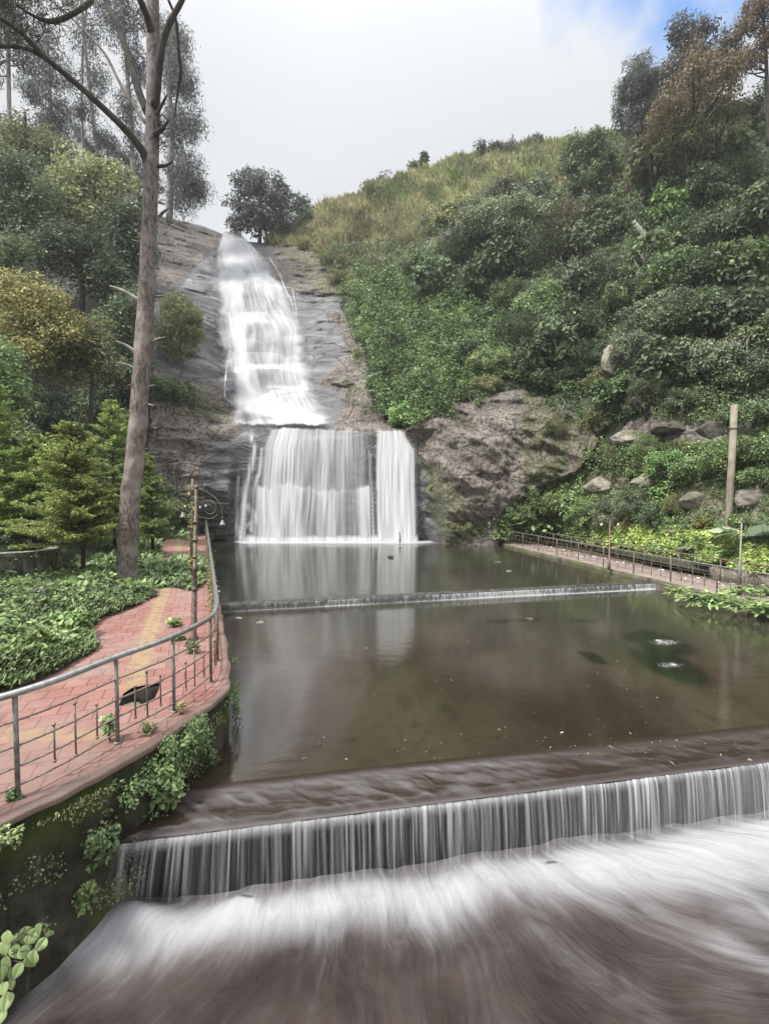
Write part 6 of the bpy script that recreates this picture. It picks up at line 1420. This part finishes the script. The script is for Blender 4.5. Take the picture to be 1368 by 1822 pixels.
SH = [ # right slope, (px, py, radius px, kind, leaf, description)
 (745, 478, 34, 'round', 'dark', 'round dark evergreen shrub at the left end of the dark thicket'), (775, 505, 40, 'round', 'dark', 'dark evergreen shrub hanging over the ivy at its left end'), (800, 465, 36, 'round', 'dark', 'dark shrub between the grass slope and the ivy'),
 (838, 455, 40, 'dome', 'dark', 'dark dome-shaped shrub below the grey-green domes'), (805, 400, 34, 'loose', 'olive', 'loose olive shrub at the foot of the grassy hill'), (850, 395, 34, 'dome', 'blue', 'grey-green dome shrub on the left of the pair under the grass'),
 (895, 375, 42, 'dome', 'blue', 'largest grey-green dome tree under the grassy hill'), (945, 372, 44, 'dome', 'blue', 'grey-green dome tree beside the dark leaning tree'), (905, 425, 44, 'dome', 'blue', 'blue-green shrub below the grey-green domes'), (862, 432, 34, 'round', 'blue', 'small blue-green shrub left of the blue-green shrub row'),
 (880, 490, 44, 'round', 'dark', 'dark bush in the centre of the slope above the ivy'), (935, 470, 46, 'loose', 'dark', 'loose dark bush right of the slope centre'), (985, 455, 44, 'round', 'dark', 'dark bush below the orange dead shrub'), (840, 520, 32, 'loose', 'mid', 'small mid-green bush at the upper rim of the ivy'),
 (905, 535, 36, 'loose', 'mid', 'mid-green loose bush near the middle of the ivy rim'), (830, 628, 30, 'low', 'dark', 'low dark bush standing out of the ivy'), (870, 650, 36, 'low', 'mid', 'low green bush above the brown outcrop'), (925, 610, 46, 'loose', 'dark', 'dark bush over the right end of the ivy'), (960, 560, 48, 'round', 'mid', 'tall green bush in the middle of the right slope'),
 (985, 640, 52, 'round', 'dark', 'big dark bush leaning out above the brown outcrop'), (950, 675, 36, 'low', 'dark', 'dark bush edge above the top of the outcrop'), (1025, 590, 46, 'round', 'dark', 'dark bush left of the pale cliff corner'), (1030, 660, 40, 'low', 'dark', 'shaded bush in the gap beside the pale cliff corner'), (870, 690, 26, 'low', 'olive', 'olive tuft bush on top of the brown outcrop'),
 
 (1095, 410, 46, 'loose', 'dark', 'dark twiggy bush left of the bare white log'), (1040, 440, 40, 'round', 'blue', 'blue-green bush below the dark leaning tree'), (1012, 395, 30, 'fine', 'orange', 'withered orange shrub between the green domes and the dark tree'), (1000, 420, 22, 'fine', 'orange', 'small withered shrub under the orange one'), (1130, 345, 28, 'fine', 'brown', 'withered brown shrub right of the dark leaning tree'),
 (1130, 170, 38, 'feather', 'grey', 'grey-green feathery tree rising into the sky left of the brown tree'), (1140, 225, 36, 'feather', 'grey', 'lower feathery crown on the skyline left of the brown tree'), (1160, 290, 44, 'loose', 'olive', 'olive bush under the feathery crowns'),
 (1240, 185, 68, 'fine', 'brown', 'broad brown-leaved tree high on the right slope'), (1200, 225, 44, 'fine', 'brown', 'lower left part crown of the brown-leaved trees'), (1270, 235, 44, 'fine', 'olive', 'olive-brown crown right of the brown-leaved tree'), (1215, 270, 44, 'loose', 'olive', 'olive crown under the brown-leaved tree'),
 (1330, 235, 44, 'round', 'dark', 'dark crown at the right edge below the tall bare tree'), (1280, 300, 48, 'loose', 'dark', 'dark bush above the shadowed hollow on the right'), (1240, 305, 30, 'loose', 'lime', 'bright yellow-green bush high on the right slope'), (1225, 345, 26, 'loose', 'lime', 'bright yellow-green tuft below the yellow-green bush'),
 (1190, 385, 34, 'loose', 'bright', 'bright green bush right of the bare white log'), (1260, 350, 46, 'round', 'blue', 'blue-green bush left of the shadowed hollow'), (1325, 330, 46, 'round', 'dark', 'dark bush over the shadowed hollow at the right edge'), (1350, 400, 46, 'loose', 'dark', 'dark leafy bush on the right edge under the hollow'),
 (1210, 425, 40, 'loose', 'mid', 'mid-green bush just below the bright green one'), (1270, 430, 48, 'round', 'dark', 'dark bush in the right part of the slope'), (1160, 460, 46, 'round', 'mid', 'green bush directly below the bare white log'), (1080, 500, 46, 'loose', 'blue', 'blue-green bush left of the green bush under the log'), (1125, 530, 48, 'loose', 'mid', 'light-tipped green bush in the middle of the right slope'),
 (1040, 520, 42, 'round', 'dark', 'dark bush at the left of the light-tipped green bush'), (1200, 500, 50, 'dome', 'mid', 'fine-leaved green bush in the leafy sweep on the right'), (1265, 500, 50, 'dome', 'dark', 'dark fine-leaved bush in the leafy sweep on the right'), (1330, 480, 52, 'dome', 'mid', 'mid-green bush at the right edge halfway up'),
 (1170, 575, 54, 'dome', 'blue', 'pale-leaved bush above the cliff corner'), (1240, 580, 56, 'dome', 'dark', 'broad bush in the middle of the leafy overhang'), (1310, 575, 54, 'dome', 'blue', 'pale-leaved bush in the right part of the leafy overhang'), (1368, 600, 54, 'round', 'dark', 'dark bush cut by the right edge in the leafy overhang'),
 (1130, 640, 46, 'dome', 'blue', 'pale-leaved bush draped beside the cliff corner'), (1195, 660, 50, 'dome', 'dark', 'bush hanging over the dark rock ledge'), (1260, 665, 50, 'dome', 'blue', 'pale-leaved bush hanging over the wooden pole'), (1325, 670, 52, 'round', 'dark', 'dark bush behind the top of the wooden pole'),
 (1100, 700, 38, 'loose', 'mid', 'light green bush at the lower end of the overhang'), (1150, 712, 34, 'loose', 'blue', 'drooping bush above the pale rock ledge'), (1215, 715, 30, 'low', 'dark', 'leafy fringe above the dark rock ledge'), (1340, 740, 40, 'low', 'dark', 'dark bush right of the wooden pole top'), (1062, 690, 26, 'loose', 'yellow', 'yellowish spray of leaves below the cliff corner'),
 (1060, 760, 30, 'loose', 'olive', 'olive scrub right of the brown outcrop'), (990, 770, 24, 'low', 'olive', 'small scrub at the right shoulder of the brown outcrop'),
 # lower right
 (925, 915, 26, 'loose', 'mid', 'broad-leaved bush left end of the bank behind the walkway'), (962, 900, 28, 'loose', 'bright', 'bright bush beside the foot of the brown outcrop'), (1000, 905, 28, 'loose', 'mid', 'green bush in the bank above the far walkway'), (1045, 915, 32, 'loose', 'bright', 'light green bush above the middle of the walkway'), (1085, 925, 32, 'feather', 'blue', 'feathery blue-green bush above the middle of the walkway'),
 (1125, 905, 34, 'feather', 'blue', 'feathery grey-green bush left of the grey boulders'), (1165, 925, 26, 'loose', 'dark', 'dark bush in the shade of the grey boulder'), (1120, 940, 20, 'loose', 'yellow', 'yellow-tipped shrub behind the back railing'), (1250, 935, 20, 'loose', 'yellow', 'yellow-green shrub at the foot of the wooden pole'), (1200, 905, 22, 'low', 'olive', 'olive tuft between the pale and grey boulders'),
 (1190, 830, 34, 'low', 'bright', 'bright low bush above the grey boulders'), (1240, 835, 36, 'low', 'mid', 'green low bush left of the wooden pole at mid height'), (1300, 815, 40, 'low', 'bright', 'bright leafy bush around the middle of the wooden pole'), (1355, 810, 40, 'low', 'mid', 'green leafy bush at the right edge beside the pole'), (1150, 800, 28, 'low', 'mid', 'green bush beneath the pale rock ledge'), (1350, 855, 34, 'low', 'mid', 'green bush on top of the right grey boulder'),
 (775, 870, 13, 'low', 'lime', 'yellow-green mossy tuft beside the right column of the fall'), (820, 942, 22, 'low', 'olive', 'olive tuft at the foot of the outcrop by the water'),
 (640, 545, 18, 'low', 'olive', 'olive tuft on the bare rock edge at the upper left corner of the ivy'), (655, 600, 16, 'low', 'lime', 'yellow-green tuft at the left edge of the ivy halfway down'), (668, 690, 18, 'low', 'bright', 'bright low bush where the ivy meets the rock beside the upper cascade'), (715, 745, 24, 'big', 'bright', 'broad-leaved bright bush at the lowest tip of the ivy above the right column'), (600, 500, 18, 'spiky', 'olive', 'grassy tuft on the rock at the top left of the ivy'), (580, 465, 16, 'spiky', 'olive', 'grassy tuft under the left end of the grassy hill'), (540, 440, 14, 'spiky', 'olive', 'small grassy tuft on the rock right of the cascade top'),
 # left of the falls
 (300, 905, 24, 'low', 'mid', 'green bush at the foot of the brown rock wall'), (325, 925, 22, 'low', 'bright', 'bright bush between the far path and the rock wall'), (275, 935, 22, 'low', 'mid', 'green bush between the pine trunk and the far path'), (300, 695, 26, 'low', 'mid', 'green tuft on the ledge of the brown rock wall'),
 # left slope fillers
 (40, 800, 44, 'round', 'dark', 'dark shaded bush behind the left conifers'), (100, 740, 44, 'round', 'dark', 'dark bush under the yellow tree'), (185, 735, 40, 'loose', 'dark', 'dark bush behind the pointed conifer'), (235, 760, 30, 'loose', 'dark', 'dark bush hidden behind the pine trunk'), (60, 880, 40, 'round', 'dark', 'dark bush behind the low wall'), (130, 880, 40, 'round', 'dark', 'dark bush behind the bright conifer'), (220, 880, 34, 'loose', 'dark', 'shaded bush left of the pine trunk foot'), (0, 860, 44, 'round', 'dark', 'dark bush at the left edge above the lawn'),
 (220, 690, 36, 'loose', 'dark', 'shaded bush beside the pine trunk below the olive tree'), (15, 620, 40, 'loose', 'dark', 'dark bush below the yellow tree at the left edge'), (250, 330, 34, 'fine', 'grey', 'misty grey bush beside the upper pine trunk'), (120, 250, 40, 'fine', 'grey', 'misty bush under the eucalyptus stems'), (200, 290, 36, 'fine', 'grey', 'misty bush on the upper left skyline'),
]
for n_sh, (px, py, r, kind, mat, lab) in enumerate(SH):
    if kind in ('round', 'dome', 'loose') and n_sh % 3 == 1: kind = 'big'
    elif kind in ('loose', 'low', 'round') and n_sh % 5 == 2: kind = 'spiky'
    tr = cat = 'tree' if ('tree' in lab.split(' ')[:5] and 'bush' not in lab) else 'shrub'
    shrub(px, py, r, kind, mat, lab, cat, D=38.0 if 'brown-leaved' in lab else (42.0 if 'feathery' in lab and py < 300 else None), sx=rs.uniform(.9, 1.1), sz=rs.uniform(1.0, 1.3), out=rs.uniform(.35, .75))
# tall trees of the upper right
ptree('tall_tree', (1235, 230), [(1213, 62, 20, 28, 13), (1228, 105, 30, 32, 24), (1195, 140, 28, 30, 20), (1255, 150, 34, 30, 24), (1180, 185, 28, 26, 16), (1245, 55, 20, 16, 8), (1295, 75, 16, 18, 8), (1292, 108, 22, 18, 10)], 44, 'tall airy grey-green tree against the blue gap in the clouds', LM['grey'], leaf=.40, asp=.4, n_per=75, crad=1.0, trunk=[(1240, 260, 3), (1232, 160, 2.4), (1222, 60, 1.2)], seed=90, limbs=24, tbase=.55)
ptree('tall_tree', (1135, 240), [(1130, 125, 8, 22, 8), (1125, 165, 20, 24, 14), (1150, 190, 28, 28, 20), (1122, 215, 26, 24, 16), (1165, 160, 16, 26, 10)], 50, 'slender grey-green tree at the left end of the tall trees', LM['grey'], leaf=.36, asp=.4, n_per=60, crad=.8, trunk=[(1138, 250, 2.4), (1132, 180, 1.8), (1130, 120, .8)], seed=91, limbs=14, tbase=.5)
ptree('tall_tree', (1350, 230), [(1350, 10, 26, 22, 20), (1328, 48, 20, 18, 14), (1368, 60, 26, 30, 22), (1345, 100, 22, 18, 12), (1400, 20, 30, 40, 14), (1325, 120, 14, 8, 4)], 36, 'tall half-bare tree with grey-brown foliage at the top right edge', LM['brown'], leaf=.26, asp=.3, n_per=70, crad=.6, trunk=[(1366, 260, 3.4), (1364, 160, 3), (1360, 60, 2.2), (1352, -10, 1.2)], seed=92, limbs=34, tbase=.3, droop=.6)
ptree('broadleaf_tree', (1075, 420), [(1024, 268, 22, 22, 13), (1012, 298, 18, 18, 9), (1060, 262, 24, 26, 16), (1085, 290, 20, 22, 11), (1052, 305, 26, 20, 14), (1026, 330, 18, 14, 7), (1072, 335, 26, 20, 13)], 47, 'tall dark tree leaning over the grassy crest, the tallest left of the brown-leaved tree', LM['dark'], leaf=.30, asp=.5, n_per=95, crad=.85, trunk=[(1078, 430, 3), (1066, 350, 2.4), (1045, 280, 1.2)], seed=95, limbs=12)
ptree('broadleaf_tree', (1068, 460), [(1055, 375, 28, 24, 18), (1090, 385, 24, 30, 15), (1075, 425, 30, 26, 16), (1045, 410, 14, 22, 7)], 42, 'dark twiggy tree below the leaning tree and left of the bare white log', LM['dark'], leaf=.26, asp=.5, n_per=90, crad=.8, trunk=[(1078, 480, 2.6), (1070, 420, 2), (1064, 370, 1)], seed=96, limbs=12)
ptree('broadleaf_tree', (900, 430), [(880, 375, 34, 20, 22), (925, 362, 34, 20, 22), (960, 378, 26, 18, 14), (845, 392, 22, 18, 12), (905, 400, 44, 18, 22)], 45, 'wide grey-green tree with a flat lit top under the grassy hill', LM['blue'], leaf=.26, asp=.55, n_per=90, crad=.85, trunk=[(905, 450, 2.6), (902, 410, 2), (900, 370, 1)], seed=97, limbs=12)
ptree('broadleaf_tree', (1000, 700), [(985, 620, 34, 26, 24), (945, 640, 26, 20, 14), (1020, 640, 26, 24, 14), (975, 665, 36, 18, 18)], 32.5, 'dark spreading tree overhanging the top of the brown outcrop', LM['dark'], leaf=.2, asp=.5, n_per=100, crad=.65, trunk=[(1002, 715, 4), (996, 670, 3), (985, 620, 1.5)], seed=98, limbs=14)
ptree('small_tree', (1195, 520), [(1170, 455, 30, 18, 15), (1205, 465, 26, 18, 12), (1185, 485, 34, 14, 14)], 34, 'light-topped small tree with thin pale stems below the bare white log', LM['mid'], leaf=.18, asp=.55, n_per=90, crad=.55, trunk=[(1192, 540, 1.6), (1188, 500, 1.3), (1180, 460, .8)], seed=99, limbs=10, bark=M_bark_pale)
def bare_log():
    p = [P(1126, 394, 38.6), P(1140, 412, 38.0), P(1155, 430, 37.6), P(1172, 450, 37.6)]; b = p[-1]
    root = empty('bare_log', tuple(b), 'bare white broken trunk leaning on the bushy right slope', 'dead trunk')
    MB().tube(spline(A(p), 14) - b, np.linspace(.17, .34, 14), 8, rough=.15).obj('log', M_bark_pale, root)
    MB().tube(A([P(1170, 446, 37.6), P(1150, 440, 37.2), P(1120, 452, 37.0)]) - b, [.14, .09, .04], 6).obj('branch', M_bark_pale, root)
bare_log()
DS = [(800, 425, 26, 'bare grey twigs standing at the lower edge of the grassy hill'), (690, 470, 20, 'small bare grey twigs at the top of the ivy'), (1020, 500, 30, 'bare pale twigs among the dark bushes left of the white log'), (1145, 500, 34, 'thin bare white stems right below the white log'), (1290, 260, 34, 'bare branching shrub under the tall half-bare tree'), (1330, 640, 40, 'bare white forked stems in front of the dark bush above the pole'),
      (1180, 330, 30, 'dead grey twigs beside the bright green bush'), (900, 455, 26, 'dead grey twigs among the blue-green bushes'), (1000, 740, 22, 'bare stem at the right shoulder of the brown outcrop'), (1255, 540, 30, 'bare grey stems in the leafy overhang')]
for k, (px, py, r, lab) in enumerate(DS):
    d = float(DT(px, py, False)); u = d / F; b = P(px, py + r * .6, d - r * u * 1.1); rng = np.random.default_rng(600 + k); root = empty('dead_shrub', tuple(b), lab, 'dead shrub')
    for q in range(7):
        a = rng.uniform(-.9, .9); l = r * u * rng.uniform(1.0, 2.0); tip = A([math.sin(a) * l * .8, rng.uniform(-.4, .3) * l, math.cos(a) * l]); mid = tip * .5 + rng.normal(0, .08 * l, 3); c = spline([(0, 0, 0), mid, tip], 9)
        m = MB().tube(c, np.linspace(.9, .3, 9) * u, 5)
        for e in range(4):
            i = rng.integers(3, 8); tt = c[i] + norm(tip + rng.normal(0, .6 * l, 3)) * l * .35; m.tube([c[i], (c[i] + tt) / 2 + rng.normal(0, .03 * l, 3), tt], A([.5, .4, .2]) * u, 4)
        m.obj('branch', M_bark_pale, root)
# broad-leaved plants beside the walkway
def rosette(px, py, D, r, n, leaf, mat, label, z=None, asp=.6, seed=0, name='leafy_plant', el=(.2, 1.1)):
    rng = np.random.default_rng(seed + 900); b = P(px, py, D)
    if z is not None: b[2] = z
    root = empty(name, tuple(b), label, 'plant'); a = rng.uniform(0, 6.28, n); e = rng.uniform(*el, n); d = np.column_stack([np.cos(a) * np.cos(e), np.sin(a) * np.cos(e), np.sin(e)])
    tip = d * (r * rng.uniform(.5, 1, n))[:, None]; m = MB()
    for t in tip: m.tube([(0, 0, 0), t * A([.6, .6, .75]), t], [.012, .009, .006], 4)
    m.obj('stem', LM['mid'], root, attrs={'tint': np.full(m.n, .5)})
    L = Leaves(); hd = np.column_stack([np.cos(a), np.sin(a), 0 * a]); L.add(*leaf_quads(tip, A([0, 0, .9]) - hd * .15 + d * .2 + rng.normal(0, .3, (n, 3)), hd + A([0, 0, -.45]) + rng.normal(0, .2, (n, 3)), leaf * rng.uniform(.7, 1.2, n), asp, True, rng.uniform(.35, .9, n)))
    L.obj('leaf_blades', mat, root); return root
for k, (px, py, r, lab) in enumerate(((1318, 958, .9, 'giant-leaved plant right of the foot of the wooden pole'), (1358, 965, 1.1, 'giant-leaved plant cut by the right picture edge'), (1290, 985, .7, 'smaller broad-leaved plant left of the giant leaves'), (1235, 968, .55, 'small pale broad-leaved plant near the flat grey stone'))):
    rosette(px, py + 12, float(DT(px, py, False)) - .3, r, 15 if k < 2 else 9, .75 if k < 2 else .45, LM['blue'], lab, seed=k, asp=.85, name='giant_leaf_plant', el=(.5, 1.35))
HO = [(1235, 1066, 'clump of bright strap leaves at the left end of the walkway bank plants'), (1262, 1070, 'second clump of strap leaves on the walkway bank'), (1288, 1074, 'third clump of strap leaves on the walkway bank, below the slim lamp post'), (1315, 1080, 'clump of strap leaves right of the slim lamp post'), (1342, 1082, 'clump of strap leaves near the right picture edge'), (1366, 1090, 'clump of strap leaves cut by the right picture edge'), (1340, 1060, 'upper clump of strap leaves against the railing near the right edge'), (1366, 1064, 'upper clump of strap leaves cut by the right picture edge'), (1395, 1092, 'clump of strap leaves just outside the right edge'), (1312, 1062, 'upper clump of strap leaves at the foot of the slim lamp post'), (1205, 1056, 'small tuft of strap leaves at the walkway edge')]
for k, (px, py, lab) in enumerate(HO):
    D = (CAMZ - .12) * F / (py - 880 + (0 if k < 6 else 0)); D = min(D, 15.6)
    rosette(px, py, D, .42 if k < 10 else .25, 46, .26, LM['bright'], lab, z=.05 if k < 6 else .15, asp=.34, seed=20 + k, name='strap_leaf_plant', el=(-.1, 1.2))
for k, (px, py, mt, lab) in enumerate(((935, 935, 'mid', 'broad-leaved herb at the far end of the walkway'), (975, 945, 'bright', 'bright broad-leaved herb behind the far back railing'))):
    rosette(px, py, float(DT(px, py, False)) - .4, .9, 60, .5, LM[mt], lab, seed=40 + k, asp=.5, el=(.1, 1.3))

# ------------------------------------------------------------------ the damp air of the valley
def haze():
    v = A([[x, y, z] for x in (-190, 190) for y in (-25, 235) for z in (-75, 92)], float)
    f = A([[0, 1, 3, 2], [4, 6, 7, 5], [0, 4, 5, 1], [2, 3, 7, 6], [0, 2, 6, 4], [1, 5, 7, 3]])
    m = bpy.data.materials.new('haze'); m.use_nodes = True; nt = m.node_tree; nt.nodes.clear()
    o = nt.nodes.new('ShaderNodeOutputMaterial'); p = nt.nodes.new('ShaderNodeVolumePrincipled')
    p.inputs['Color'].default_value = (.86, .90, .96, 1); p.inputs['Density'].default_value = .0007; p.inputs['Anisotropy'].default_value = .2
    nt.links.new(p.outputs[0], o.inputs[1]); ob = mesh_obj('haze', v, f, m, smooth=False); tag(ob, kind='stuff')
if HAZE: haze()
